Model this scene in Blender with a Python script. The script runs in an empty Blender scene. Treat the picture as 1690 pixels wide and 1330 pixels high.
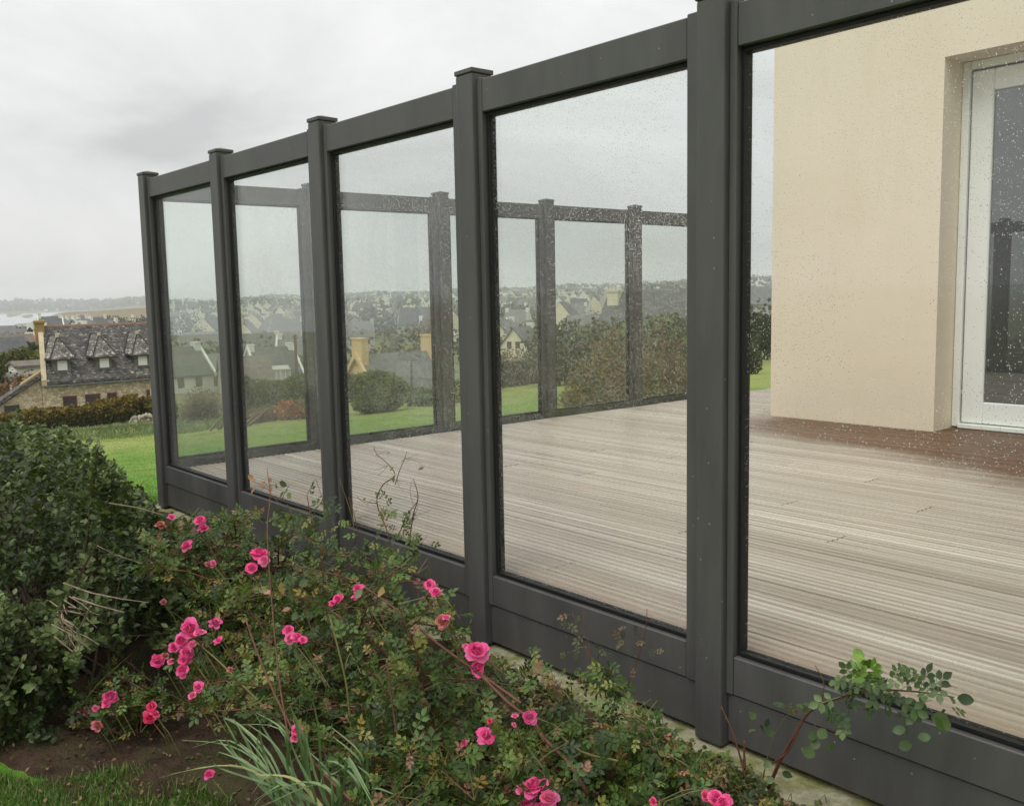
import bpy, math, random
import numpy as np
from mathutils import Matrix, Vector, noise as mnoise

C = bpy.context.scene.collection
R = math.radians
rng = np.random.default_rng(7)
random.seed(7)

# ------------------------------------------------------------------ camera
CAM = np.array([6.379, -2.003, 1.237])
YAW, PITCH, ROLL, FPX, PW, PH = R(49.713), R(-6.522), R(-1.136), 1556.5, 1690.0, 1330.0
FW = np.array([-math.sin(YAW)*math.cos(PITCH), math.cos(YAW)*math.cos(PITCH), math.sin(PITCH)])
_rt = np.array([math.cos(YAW), math.sin(YAW), 0.0]); _up = np.cross(_rt, FW)
RT = _rt*math.cos(ROLL) + _up*math.sin(ROLL)
UP = -_rt*math.sin(ROLL) + _up*math.cos(ROLL)
cd = bpy.data.cameras.new('camera'); cam = bpy.data.objects.new('camera', cd); C.objects.link(cam)
cam.matrix_world = Matrix(((RT[0], UP[0], -FW[0], CAM[0]), (RT[1], UP[1], -FW[1], CAM[1]),
                           (RT[2], UP[2], -FW[2], CAM[2]), (0, 0, 0, 1)))
cd.sensor_fit = 'HORIZONTAL'; cd.sensor_width = 36.0; cd.lens = 36.0*FPX/PW
cd.clip_start = 0.05; cd.clip_end = 20000
S = bpy.context.scene
S.camera = cam
S.render.engine = 'CYCLES'
S.view_settings.view_transform = 'Standard'; S.view_settings.look = 'None'
S.view_settings.exposure = 0.15; S.view_settings.gamma = 1.0
S.view_settings.use_curve_mapping = False
S.cycles.use_denoising = True
S.cycles.max_bounces = 10; S.cycles.transparent_max_bounces = 40
S.cycles.diffuse_bounces = 4; S.cycles.glossy_bounces = 4; S.cycles.transmission_bounces = 8
S.cycles.volume_bounces = 1; S.cycles.caustics_reflective = False; S.cycles.caustics_refractive = False
S.cycles.sample_clamp_indirect = 6.0

# ------------------------------------------------------------------ sky and sun
SUN_EL, SUN_AZ = R(58), R(168)          # high behind the camera, veiled by cloud
W = bpy.data.worlds.new('World'); S.world = W; W.use_nodes = True
nt = W.node_tree; nt.nodes.clear()
def wn(t, **k):
    n = nt.nodes.new(t)
    for a, b in k.items(): setattr(n, a, b)
    return n
sky = wn('ShaderNodeTexSky', sky_type='NISHITA', sun_disc=False, sun_elevation=SUN_EL, sun_rotation=SUN_AZ)
tc = wn('ShaderNodeTexCoord'); mp = wn('ShaderNodeMapping')
mp.inputs['Scale'].default_value = (1.0, 1.0, 2.6)
mp.inputs['Location'].default_value = (3.2, 1.7, 0.4)
n1 = wn('ShaderNodeTexNoise'); n1.inputs['Scale'].default_value = 2.3; n1.inputs['Detail'].default_value = 7
n1.inputs['Roughness'].default_value = 0.55; n1.inputs['Distortion'].default_value = 0.5
ramp = wn('ShaderNodeValToRGB')
e = ramp.color_ramp.elements
e[0].position = 0.33; e[0].color = (0.53, 0.533, 0.535, 1)
e[1].position = 0.66; e[1].color = (0.80, 0.80, 0.79, 1)
m1 = e.new(0.47) if hasattr(e, 'new') else None
if m1: m1.color = (0.665, 0.67, 0.67, 1)
bg1 = wn('ShaderNodeBackground'); bg1.inputs['Strength'].default_value = 0.06
bg2 = wn('ShaderNodeBackground'); bg2.inputs['Strength'].default_value = 1.0
mx = wn('ShaderNodeMixShader'); mx.inputs[0].default_value = 0.94   # a nearly closed cloud deck
out = wn('ShaderNodeOutputWorld')
L = nt.links.new
L(tc.outputs['Generated'], mp.inputs[0]); L(mp.outputs[0], n1.inputs['Vector']); L(n1.outputs[0], ramp.inputs[0])
sxyz = wn('ShaderNodeSeparateXYZ'); L(tc.outputs['Generated'], sxyz.inputs[0])     # an overcast sky is brighter overhead
ov = wn('ShaderNodeMath', operation='MULTIPLY_ADD'); L(sxyz.outputs[2], ov.inputs[0]); ov.inputs[1].default_value = 0.8; ov.inputs[2].default_value = 0.98; L(ov.outputs[0], bg2.inputs[1])
L(ramp.outputs[0], bg2.inputs[0]); L(sky.outputs[0], bg1.inputs[0])
L(bg1.outputs[0], mx.inputs[1]); L(bg2.outputs[0], mx.inputs[2]); L(mx.outputs[0], out.inputs[0])
sl = bpy.data.lights.new('sun', 'SUN'); sl.energy = 1.5; sl.angle = R(40); sl.color = (1.0, 0.975, 0.94)
so = bpy.data.objects.new('sun', sl); C.objects.link(so)
sd = Vector((math.sin(SUN_AZ)*math.cos(SUN_EL), math.cos(SUN_AZ)*math.cos(SUN_EL), math.sin(SUN_EL)))
so.rotation_euler = (-sd).to_track_quat('-Z', 'Y').to_euler()

# ------------------------------------------------------------------ helpers
def ray(u, v):
    return FW + RT*((u-PW/2)/FPX) - UP*((v-PH/2)/FPX)
def at_y(u, v, y):
    d = ray(u, v); return CAM + d*((y-CAM[1])/d[1])
def at_r(u, v, r):
    d = ray(u, v); return CAM + d*(r/math.hypot(d[0], d[1]))
def az_of(u):
    d = ray(u, 490); return math.atan2(-d[0], d[1])
def tag(o, label, cat, group=None, kind=None):
    if label: o['label'] = label
    if cat: o['category'] = cat
    if group: o['group'] = group
    if kind: o['kind'] = kind
    return o
def empty(name, loc, label, cat, group=None, rz=0.0):
    o = bpy.data.objects.new(name, None); C.objects.link(o)
    o.location = loc; o.rotation_euler = (0, 0, rz); o.empty_display_size = 0.1
    return tag(o, label, cat, group)
def link(name, me, parent=None, loc=None, rot=None):
    o = bpy.data.objects.new(name, me); C.objects.link(o)
    if parent is not None: o.parent = parent
    if loc is not None: o.location = loc
    if rot is not None: o.rotation_euler = rot
    return o
def np_mesh(name, V, F, mats, mi=None, col=None, smooth=False):
    """V (n,3); F list of arrays (k,3)/(k,4)."""
    me = bpy.data.meshes.new(name)
    V = np.asarray(V, np.float32); F = [np.asarray(f, np.int32) for f in F if len(f)]
    me.vertices.add(len(V)); me.vertices.foreach_set('co', V.ravel())
    nl = sum(f.size for f in F); npoly = sum(len(f) for f in F)
    me.loops.add(nl); me.polygons.add(npoly)
    me.loops.foreach_set('vertex_index', np.concatenate([f.ravel() for f in F]))
    cnt = np.concatenate([np.full(len(f), f.shape[1], np.int32) for f in F])
    st = np.concatenate([[0], np.cumsum(cnt)[:-1]]).astype(np.int32)
    me.polygons.foreach_set('loop_start', st)
    try: me.polygons.foreach_set('loop_total', cnt)
    except Exception: pass
    if mi is not None: me.polygons.foreach_set('material_index', np.asarray(mi, np.int32))
    if smooth: me.polygons.foreach_set('use_smooth', np.ones(npoly, bool))
    me.update(calc_edges=True); me.validate()
    for m in (mats if isinstance(mats, (list, tuple)) else [mats]): me.materials.append(m)
    if col is not None:
        a = me.color_attributes.new('Col', 'FLOAT_COLOR', 'POINT')
        a.data.foreach_set('color', np.concatenate([np.asarray(col, np.float32), np.ones((len(V), 1), np.float32)], 1).ravel())
    return me
class MB:
    def __init__(s): s.v = []; s.f = []; s.m = []
    def face(s, pts, m=0):
        b = len(s.v); s.v += [tuple(p) for p in pts]; s.f.append(tuple(range(b, b+len(pts)))); s.m.append(m)
    def box(s, x0, x1, y0, y1, z0, z1, m=0):
        b = len(s.v)
        s.v += [(x0,y0,z0),(x1,y0,z0),(x1,y1,z0),(x0,y1,z0),(x0,y0,z1),(x1,y0,z1),(x1,y1,z1),(x0,y1,z1)]
        for q in ((0,3,2,1),(4,5,6,7),(0,1,5,4),(1,2,6,5),(2,3,7,6),(3,0,4,7)):
            s.f.append(tuple(b+i for i in q)); s.m.append(m)
    def prism(s, poly, ax, a, c, m=0):
        """poly list of 2-D points swept along axis ax from a to c"""
        def p3(p, t):
            return (t, p[0], p[1]) if ax == 0 else (p[0], t, p[1]) if ax == 1 else (p[0], p[1], t)
        b = len(s.v); n = len(poly)
        s.v += [p3(p, a) for p in poly] + [p3(p, c) for p in poly]
        s.f.append(tuple(range(b+n-1, b-1, -1))); s.m.append(m)
        s.f.append(tuple(range(b+n, b+2*n))); s.m.append(m)
        for i in range(n):
            j = (i+1) % n
            s.f.append((b+i, b+j, b+n+j, b+n+i)); s.m.append(m)
    def tube(s, pts, rad, n=6, m=0):
        pts = [Vector(p) for p in pts]; b0 = len(s.v)
        if not hasattr(rad, '__len__'): rad = [rad]*len(pts)
        up = Vector((0.31, 0.17, 1)).normalized()
        for i, p in enumerate(pts):
            t = (pts[min(i+1, len(pts)-1)] - pts[max(i-1, 0)]).normalized()
            a = t.cross(up)
            if a.length < 1e-3: a = t.cross(Vector((1, 0, 0)))
            a.normalize(); c = t.cross(a)
            for k in range(n):
                q = p + (a*math.cos(2*math.pi*k/n) + c*math.sin(2*math.pi*k/n))*rad[i]
                s.v.append(tuple(q))
        for i in range(len(pts)-1):
            for k in range(n):
                k2 = (k+1) % n
                s.f.append((b0+i*n+k, b0+i*n+k2, b0+(i+1)*n+k2, b0+(i+1)*n+k)); s.m.append(m)
        s.f.append(tuple(b0+k for k in range(n-1, -1, -1))); s.m.append(m)
        s.f.append(tuple(b0+(len(pts)-1)*n+k for k in range(n))); s.m.append(m)
    def mesh(s, name, mats, smooth=False, bevel=0.0, seg=1):
        me = bpy.data.meshes.new(name); me.from_pydata(s.v, [], s.f)
        for mt in (mats if isinstance(mats, (list, tuple)) else [mats]): me.materials.append(mt)
        me.polygons.foreach_set('material_index', np.array(s.m, np.int32))
        if bevel > 0:
            import bmesh
            bm = bmesh.new(); bm.from_mesh(me)
            bmesh.ops.recalc_face_normals(bm, faces=bm.faces)
            bmesh.ops.bevel(bm, geom=[x for x in bm.edges if x.is_manifold and x.calc_face_angle(0) > 0.5], offset=bevel, segments=seg, affect='EDGES', profile=0.6)
            bm.to_mesh(me); bm.free()
        else:
            import bmesh
            bm = bmesh.new(); bm.from_mesh(me); bmesh.ops.recalc_face_normals(bm, faces=bm.faces); bm.to_mesh(me); bm.free()
        if smooth: me.polygons.foreach_set('use_smooth', np.ones(len(me.polygons), bool))
        return me
    def build(s, name, mats, parent=None, loc=None, smooth=False, bevel=0.0, seg=1):
        return link(name, s.mesh(name, mats, smooth, bevel, seg), parent, loc)

# ------------------------------------------------------------------ materials
def srgb(r, g, b):
    f = lambda c: ((c/255+0.055)/1.055)**2.4 if c/255 > 0.04045 else c/255/12.92
    return (f(r), f(g), f(b), 1)
class NT:
    def __init__(s, name):
        s.m = bpy.data.materials.new(name); s.m.use_nodes = True; s.t = s.m.node_tree; s.t.nodes.clear()
        s.o = s.n('ShaderNodeOutputMaterial')
    def n(s, t, **k):
        x = s.t.nodes.new(t)
        for a, b in k.items():
            if a.startswith('i_'): x.inputs[a[2:].replace('_', ' ')].default_value = b
            else: setattr(x, a, b)
        return x
    def l(s, a, b): s.t.links.new(a, b)
    def noise(s, scale, detail=4, rough=0.55, vec=None, sc=None, dist=0.0):
        x = s.n('ShaderNodeTexNoise'); x.inputs['Scale'].default_value = scale
        x.inputs['Detail'].default_value = detail; x.inputs['Roughness'].default_value = rough; x.inputs['Distortion'].default_value = dist
        v = vec if vec is not None else s.pos()
        if sc:
            mp = s.n('ShaderNodeMapping'); mp.inputs['Scale'].default_value = sc; s.l(v, mp.inputs[0]); v = mp.outputs[0]
        s.l(v, x.inputs['Vector']); return x.outputs['Fac']
    def pos(s):
        if not hasattr(s, '_p'): s._p = s.n('ShaderNodeNewGeometry').outputs['Position']
        return s._p
    def objc(s):
        if not hasattr(s, '_o'): s._o = s.n('ShaderNodeTexCoord').outputs['Object']
        return s._o
    def ramp(s, fac, stops):
        x = s.n('ShaderNodeValToRGB'); el = x.color_ramp.elements
        while len(el) < len(stops): el.new(0.5)
        for q, (p, c) in zip(el, stops): q.position = p; q.color = c if len(c) == 4 else (*c, 1)
        s.l(fac, x.inputs[0]); return x.outputs[0]
    def mix(s, fac, a, b, mode='MIX'):
        x = s.n('ShaderNodeMix', data_type='RGBA', blend_type=mode)
        for sock, val in ((x.inputs[0], fac), (x.inputs[6], a), (x.inputs[7], b)):
            if hasattr(val, 'is_linked') or hasattr(val, 'links'): s.l(val, sock)
            elif sock == x.inputs[0]: sock.default_value = val
            else: sock.default_value = val if len(val) == 4 else (*val, 1)
        return x.outputs[2]
    def math(s, op, a, b=None, clamp=False):
        x = s.n('ShaderNodeMath', operation=op); x.use_clamp = clamp
        for i, val in enumerate((a, b)):
            if val is None: continue
            if hasattr(val, 'links'): s.l(val, x.inputs[i])
            else: x.inputs[i].default_value = val
        return x.outputs[0]
    def bump(s, h, strength, dist=0.01):
        x = s.n('ShaderNodeBump'); x.inputs['Strength'].default_value = strength; x.inputs['Distance'].default_value = dist
        s.l(h, x.inputs['Height']); return x.outputs[0]
    def pr(s, col, rough=0.6, normal=None, spec=0.5, metal=0.0):
        x = s.n('ShaderNodeBsdfPrincipled'); x.inputs['Specular IOR Level'].default_value = spec; x.inputs['Metallic'].default_value = metal
        for nm, val in (('Base Color', col), ('Roughness', rough)):
            if hasattr(val, 'links'): s.l(val, x.inputs[nm])
            else: x.inputs[nm].default_value = val if not isinstance(val, tuple) or len(val) == 4 else (*val, 1)
        if normal is not None: s.l(normal, x.inputs['Normal'])
        return x.outputs[0]
    def end(s, sh): s.l(sh, s.o.inputs['Surface']); return s.m
def rough_mat(name, c0, c1, scale=8, rough=0.8, bump=0.3, bscale=None, bd=0.01, spec=0.3, c2=None, scale2=1.0):
    k = NT(name); f = k.noise(scale, 6)
    col = k.ramp(f, [(0.3, c0), (0.7, c1)])
    if c2: col = k.mix(k.ramp(k.noise(scale2, 4), [(0.45, (0,0,0)), (0.62, (1,1,1))]), col, c2)
    return k.end(k.pr(col, rough, k.bump(k.noise(bscale or scale*4, 5), bump, bd) if bump else None, spec))

# powder coated aluminium, rain-spotted
k = NT('anthracite_aluminium')
f = k.noise(900, 2, 0.6)
dirt = k.noise(7.0, 7, 0.68, sc=(1, 1, 0.18))
col = k.mix(k.ramp(dirt, [(0.35, (0,0,0)), (0.75, (1,1,1))]), srgb(69, 68, 67), srgb(88, 87, 85))
vor = k.n('ShaderNodeTexVoronoi'); vor.inputs['Scale'].default_value = 19; k.l(k.pos(), vor.inputs['Vector'])
spot = k.math('LESS_THAN', vor.outputs['Distance'], 0.05)
col = k.mix(k.math('MULTIPLY', spot, 0.6), col, srgb(150, 150, 146))
M_alu = k.end(k.pr(col, k.ramp(dirt, [(0.3, (0.42,)*3), (0.7, (0.55,)*3)]), k.bump(f, 0.12, 0.0006), 0.4))
M_rub = rough_mat('black_gasket', srgb(16, 16, 16), srgb(28, 28, 28), 60, 0.55, 0.1)

def glass_mat(name, drops, dens=1.0, veilk=.028):
    k = NT(name)
    tr = k.n('ShaderNodeBsdfTransparent'); tr.inputs[0].default_value = (0.955, 0.975, 0.962, 1)
    gl = k.n('ShaderNodeBsdfGlossy'); gl.inputs['Roughness'].default_value = 0.0; gl.inputs[0].default_value = (1,1,1,1)
    fr = k.n('ShaderNodeFresnel'); bf = k.n('ShaderNodeNewGeometry').outputs['Backfacing']
    k.l(k.math('SUBTRACT', 1.45, k.math('MULTIPLY', bf, 1.45-1/1.45)), fr.inputs[0])   # thin sheet: no total reflection inside
    a = k.n('ShaderNodeMixShader'); k.l(fr.outputs[0], a.inputs[0]); k.l(tr.outputs[0], a.inputs[1]); k.l(gl.outputs[0], a.inputs[2])
    sh = a.outputs[0]
    if drops:
        # thin film of spray: a faint white veil, denser when looked at slantwise
        g = k.n('ShaderNodeNewGeometry'); dt = k.n('ShaderNodeVectorMath', operation='DOT_PRODUCT')
        k.l(g.outputs['True Normal'], dt.inputs[0]); k.l(g.outputs['Incoming'], dt.inputs[1])
        c = k.math('MAXIMUM', k.math('ABSOLUTE', dt.outputs['Value']), 0.12)
        cl = k.noise(1.7, 4, 0.6, sc=(1, 1, 0.7))
        veil = k.math('DIVIDE', k.math('MULTIPLY', k.ramp(cl, [(0.3, (0.35,)*3), (0.75, (1,)*3)]), veilk), c, True)
        df = k.n('ShaderNodeBsdfDiffuse'); df.inputs[0].default_value = (0.8, 0.8, 0.8, 1)
        tl = k.n('ShaderNodeBsdfTranslucent'); tl.inputs[0].default_value = (0.8, 0.8, 0.8, 1)
        w = k.n('ShaderNodeMixShader'); w.inputs[0].default_value = 0.5; k.l(df.outputs[0], w.inputs[1]); k.l(tl.outputs[0], w.inputs[2])
        b = k.n('ShaderNodeMixShader'); k.l(veil, b.inputs[0]); k.l(sh, b.inputs[1]); k.l(w.outputs[0], b.inputs[2]); sh = b.outputs[0]
        # rain drops
        hs = []
        for scale, rad, lo, hi in ((280.0, 0.36, 0.38, 0.62), (150.0, 0.27, 0.48, 0.68)):
            sp3 = k.n('ShaderNodeSeparateXYZ'); k.l(k.pos(), sp3.inputs[0])
            mpn = k.n('ShaderNodeCombineXYZ'); k.l(k.math('ADD', sp3.outputs[0], sp3.outputs[1]), mpn.inputs[0]); k.l(k.math('MULTIPLY', sp3.outputs[2], .85), mpn.inputs[1])
            v = k.n('ShaderNodeTexVoronoi', voronoi_dimensions='2D'); v.inputs['Scale'].default_value = scale; v.inputs['Randomness'].default_value = 1.0
            k.l(mpn.outputs[0], v.inputs['Vector'])
            sep = k.n('ShaderNodeSeparateColor'); k.l(v.outputs['Color'], sep.inputs[0])
            nz_ = k.noise(2.2 if scale > 200 else 1.3, 5, 0.65)
            dm = k.math('MULTIPLY', k.ramp(nz_, [(lo, (0.05,)*3), (hi, (1,)*3)]), dens)
            thr = k.math('MULTIPLY', k.math('MULTIPLY', k.math('LESS_THAN', sep.outputs[0], dm), sep.outputs[1]), rad)
            hs.append(k.math('SUBTRACT', thr, v.outputs['Distance']))
        h = k.math('MAXIMUM', hs[0], hs[1])
        mask = k.math('GREATER_THAN', h, 0.0)
        bh = k.math('MULTIPLY', k.math('POWER', k.math('MAXIMUM', h, 0.0), 0.5), 0.006)
        bp = k.n('ShaderNodeBump'); bp.inputs['Strength'].default_value = 1.0; bp.inputs['Distance'].default_value = 1.0
        k.l(bh, bp.inputs['Height'])
        rf = k.n('ShaderNodeBsdfRefraction'); rf.inputs['IOR'].default_value = 1.33; rf.inputs['Roughness'].default_value = 0.05
        k.l(bp.outputs[0], rf.inputs['Normal'])
        d2 = k.n('ShaderNodeMixShader'); d2.inputs[0].default_value = 0.3
        k.l(rf.outputs[0], d2.inputs[1]); k.l(w.outputs[0], d2.inputs[2])
        x = k.n('ShaderNodeMixShader'); k.l(mask, x.inputs[0]); k.l(sh, x.inputs[1]); k.l(d2.outputs[0], x.inputs[2]); sh = x.outputs[0]
    return k.end(sh)
M_wets = [glass_mat('rain_wet_glass', True, d_, v_) for d_, v_ in ((.5, .028), (.8, .026), (1.0, .022), (1.1, .018), (.34, .010))]; M_wet = glass_mat('rain_wet_glass', True, .25, .016)
M_clear = glass_mat('clear_glass', False)

# beige render
k = NT('beige_wall_render')
big = k.noise(0.9, 5, 0.6); fine = k.noise(55, 5, 0.65)
col = k.mix(k.ramp(big, [(0.3, (0,)*3), (0.75, (1,)*3)]), srgb(228, 212, 189), srgb(235, 221, 201))
col = k.mix(k.ramp(k.noise(2.5, 6, 0.6, sc=(3, 3, 0.5)), [(0.5, (0,)*3), (0.9, (0.3,)*3)]), col, srgb(214, 198, 170))
M_wall = k.end(k.pr(col, 0.9, k.bump(fine, 0.35, 0.004), 0.2))
M_white = rough_mat('white_window_lacquer', srgb(232, 233, 229), srgb(240, 241, 237), 3, 0.35, 0.0, spec=0.5)
M_dark = rough_mat('dark_room', srgb(40, 42, 40), srgb(60, 60, 58), 2, 0.9, 0.0)
k = NT('door_glazing')
fr_ = k.n('ShaderNodeFresnel'); fr_.inputs[0].default_value = 2.6; g_ = k.n('ShaderNodeBsdfGlossy'); g_.inputs['Roughness'].default_value = 0.01; x_ = k.n('ShaderNodeMixShader')
k.l(fr_.outputs[0], x_.inputs[0]); k.l(k.pr((0.05, 0.052, 0.056, 1), 0.5, None, 0.0), x_.inputs[1]); k.l(g_.outputs[0], x_.inputs[2]); M_pane = k.end(x_.outputs[0])

# decking
def deck_mat(name, ca, cb, cc):
    k = NT(name)
    oi = k.n('ShaderNodeObjectInfo')
    gr = k.noise(6, 4, 0.6, sc=(0.05, 5.5, 1)); bl = k.noise(1.6, 5, 0.6, sc=(0.35, 1.6, 1))
    col = k.ramp(gr, [(0.3, ca), (0.5, cb), (0.72, cc)])
    col = k.mix(k.math('MULTIPLY', oi.outputs['Random'], 0.42), col, srgb(142, 124, 110))
    col = k.mix(k.ramp(bl, [(0.42, (0,)*3), (0.7, (0.45,)*3)]), col, srgb(168, 158, 144))
    # unbleached red-brown timber in the shelter of the house wall
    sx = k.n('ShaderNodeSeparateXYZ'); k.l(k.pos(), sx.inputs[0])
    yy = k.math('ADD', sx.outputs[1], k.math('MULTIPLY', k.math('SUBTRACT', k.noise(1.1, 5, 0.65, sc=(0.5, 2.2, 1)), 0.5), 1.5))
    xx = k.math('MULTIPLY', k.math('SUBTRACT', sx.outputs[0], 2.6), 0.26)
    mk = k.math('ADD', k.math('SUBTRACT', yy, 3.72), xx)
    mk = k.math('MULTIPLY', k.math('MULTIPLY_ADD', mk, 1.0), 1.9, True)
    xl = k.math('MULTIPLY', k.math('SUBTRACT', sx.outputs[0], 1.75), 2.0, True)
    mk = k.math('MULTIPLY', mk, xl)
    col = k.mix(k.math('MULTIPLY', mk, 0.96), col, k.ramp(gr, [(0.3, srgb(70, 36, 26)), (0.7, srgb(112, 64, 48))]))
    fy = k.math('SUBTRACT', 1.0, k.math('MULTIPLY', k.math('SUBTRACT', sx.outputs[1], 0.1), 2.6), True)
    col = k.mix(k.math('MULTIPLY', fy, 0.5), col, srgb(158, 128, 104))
    return k.end(k.pr(col, k.ramp(bl, [(0.3, (0.18,)*3), (0.7, (0.42,)*3)]), k.bump(gr, 0.16, 0.003), 0.5))
M_deck = deck_mat('weathered_deck_ridge', srgb(160, 143, 131), srgb(200, 186, 174), srgb(232, 223, 211))
M_deckg = deck_mat('weathered_deck_groove', srgb(130, 111, 100), srgb(170, 152, 140), srgb(210, 196, 183))

def leaf_mat(name, rough=0.45, trans=0.22, spec=0.4):
    k = NT(name)
    a = k.n('ShaderNodeVertexColor'); a.layer_name = 'Col'
    p = k.pr(a.outputs[0], rough, None, spec)
    t = k.n('ShaderNodeBsdfTranslucent'); k.l(k.mix(0.35, a.outputs[0], (0.25, 0.32, 0.04, 1)), t.inputs[0])
    m = k.n('ShaderNodeMixShader'); m.inputs[0].default_value = trans
    k.l(p, m.inputs[1]); k.l(t.outputs[0], m.inputs[2]); return k.end(m.outputs[0])
M_leaf = leaf_mat('leaf_green'); M_far = leaf_mat('far_foliage', 0.8, 0.1, 0.2)
k = NT('rose_petal'); a = k.n('ShaderNodeVertexColor'); a.layer_name = 'Col'
oi = k.n('ShaderNodeObjectInfo')
p = k.pr(k.mix(k.math('MULTIPLY', oi.outputs['Random'], 0.5), a.outputs[0], (0.96, 0.36, 0.64, 1)), 0.5, None, 0.3); t = k.n('ShaderNodeBsdfTranslucent'); k.l(a.outputs[0], t.inputs[0])
m = k.n('ShaderNodeMixShader'); m.inputs[0].default_value = 0.42; k.l(p, m.inputs[1]); k.l(t.outputs[0], m.inputs[2]); M_petal = k.end(m.outputs[0])
M_cane = rough_mat('rose_cane_bark', srgb(82, 50, 40), srgb(112, 76, 58), 30, 0.6, 0.2)
M_canegreen = rough_mat('green_cane', srgb(92, 96, 54), srgb(116, 104, 66), 25, 0.55, 0.2)
M_twig = rough_mat('dry_twig', srgb(104, 88, 72), srgb(146, 130, 110), 30, 0.8, 0.2)
M_bark = rough_mat('tree_bark', srgb(64, 52, 42), srgb(96, 84, 70), 6, 0.9, 0.3)

k = NT('lawn_grass')
n_big = k.noise(0.12, 5, 0.6); n_mid = k.noise(1.8, 6, 0.7); n_f = k.noise(38, 4, 0.7)
n_g = k.noise(11, 6, 0.7)
col = k.ramp(n_mid, [(0.3, srgb(66, 106, 30)), (0.52, srgb(90, 136, 40)), (0.75, srgb(116, 152, 58))])
col = k.mix(k.ramp(n_f, [(0.35, (0,)*3), (0.75, (0.6,)*3)]), col, srgb(58, 92, 28))
col = k.mix(k.ramp(n_g, [(0.45, (0,)*3), (0.75, (0.45,)*3)]), col, srgb(136, 160, 74))
col = k.mix(k.ramp(k.noise(0.55, 5, 0.65), [(0.46, (0,)*3), (0.66, (0.55,)*3)]), col, srgb(128, 140, 66))
col = k.mix(k.ramp(k.noise(0.9, 5, 0.7, sc=(1, 1.7, 1)), [(0.5, (0,)*3), (0.72, (0.5,)*3)]), col, srgb(60, 100, 30))
ln = k.n('ShaderNodeVectorMath', operation='DISTANCE'); k.l(k.pos(), ln.inputs[0]); ln.inputs[1].default_value = tuple(CAM)
dd = k.math('ADD', ln.outputs['Value'], k.math('MULTIPLY', k.math('SUBTRACT', n_big, 0.5), 26))
def band(lo, hi): return k.math('DIVIDE', k.math('SUBTRACT', dd, lo), hi-lo, True)
col = k.mix(band(20, 30), col, k.ramp(n_mid, [(0.3, srgb(112, 126, 58)), (0.7, srgb(150, 154, 88))]))
col = k.mix(band(44, 56), col, k.ramp(n_g, [(0.3, srgb(74, 84, 44)), (0.7, srgb(116, 118, 70))]))
far = k.ramp(k.noise(0.013, 6, 0.65), [(0.36, srgb(74, 78, 50)), (0.5, srgb(104, 112, 66)), (0.62, srgb(126, 112, 80)), (0.75, srgb(92, 100, 60))])
col = k.mix(band(90, 160), col, far)
hill = k.ramp(k.noise(0.006, 6, 0.65), [(0.38, srgb(92, 100, 64)), (0.55, srgb(120, 104, 76)), (0.7, srgb(104, 88, 68))])
col = k.mix(band(600, 900), col, hill)
col = k.mix(band(1800, 2600), col, k.ramp(k.noise(0.01, 6, 0.7), [(0.35, srgb(62, 70, 50)), (0.6, srgb(104, 112, 72)), (0.75, srgb(120, 116, 84))]))
M_ground = k.end(k.pr(col, 0.9, k.bump(n_f, 0.6, 0.02), 0.2))
M_soil = rough_mat('damp_soil', srgb(44, 34, 27), srgb(78, 61, 47), 14, 0.9, 0.9, 60, 0.02, 0.2, srgb(66, 62, 40), 4)
k = NT('mossy_concrete')
col = k.ramp(k.noise(26, 6, 0.7), [(0.3, srgb(122, 118, 98)), (0.6, srgb(170, 166, 140)), (0.8, srgb(190, 186, 164))])
col = k.mix(k.ramp(k.noise(7, 6, 0.7), [(0.42, (0,)*3), (0.6, (0.85,)*3)]), col, srgb(110, 112, 58))
M_kerb = k.end(k.pr(col, 0.9, k.bump(k.noise(60, 5), 0.8, 0.01), 0.2))
k = NT('sea_water'); M_sea = k.end(k.pr(srgb(150, 160, 165), 0.18, k.bump(k.noise(0.15, 4), 0.12, 1.0), 0.5))
M_path = rough_mat('grey_gravel_path', srgb(150, 146, 136), srgb(178, 174, 164), 1.2, 0.95, 0.2, 8)

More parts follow.
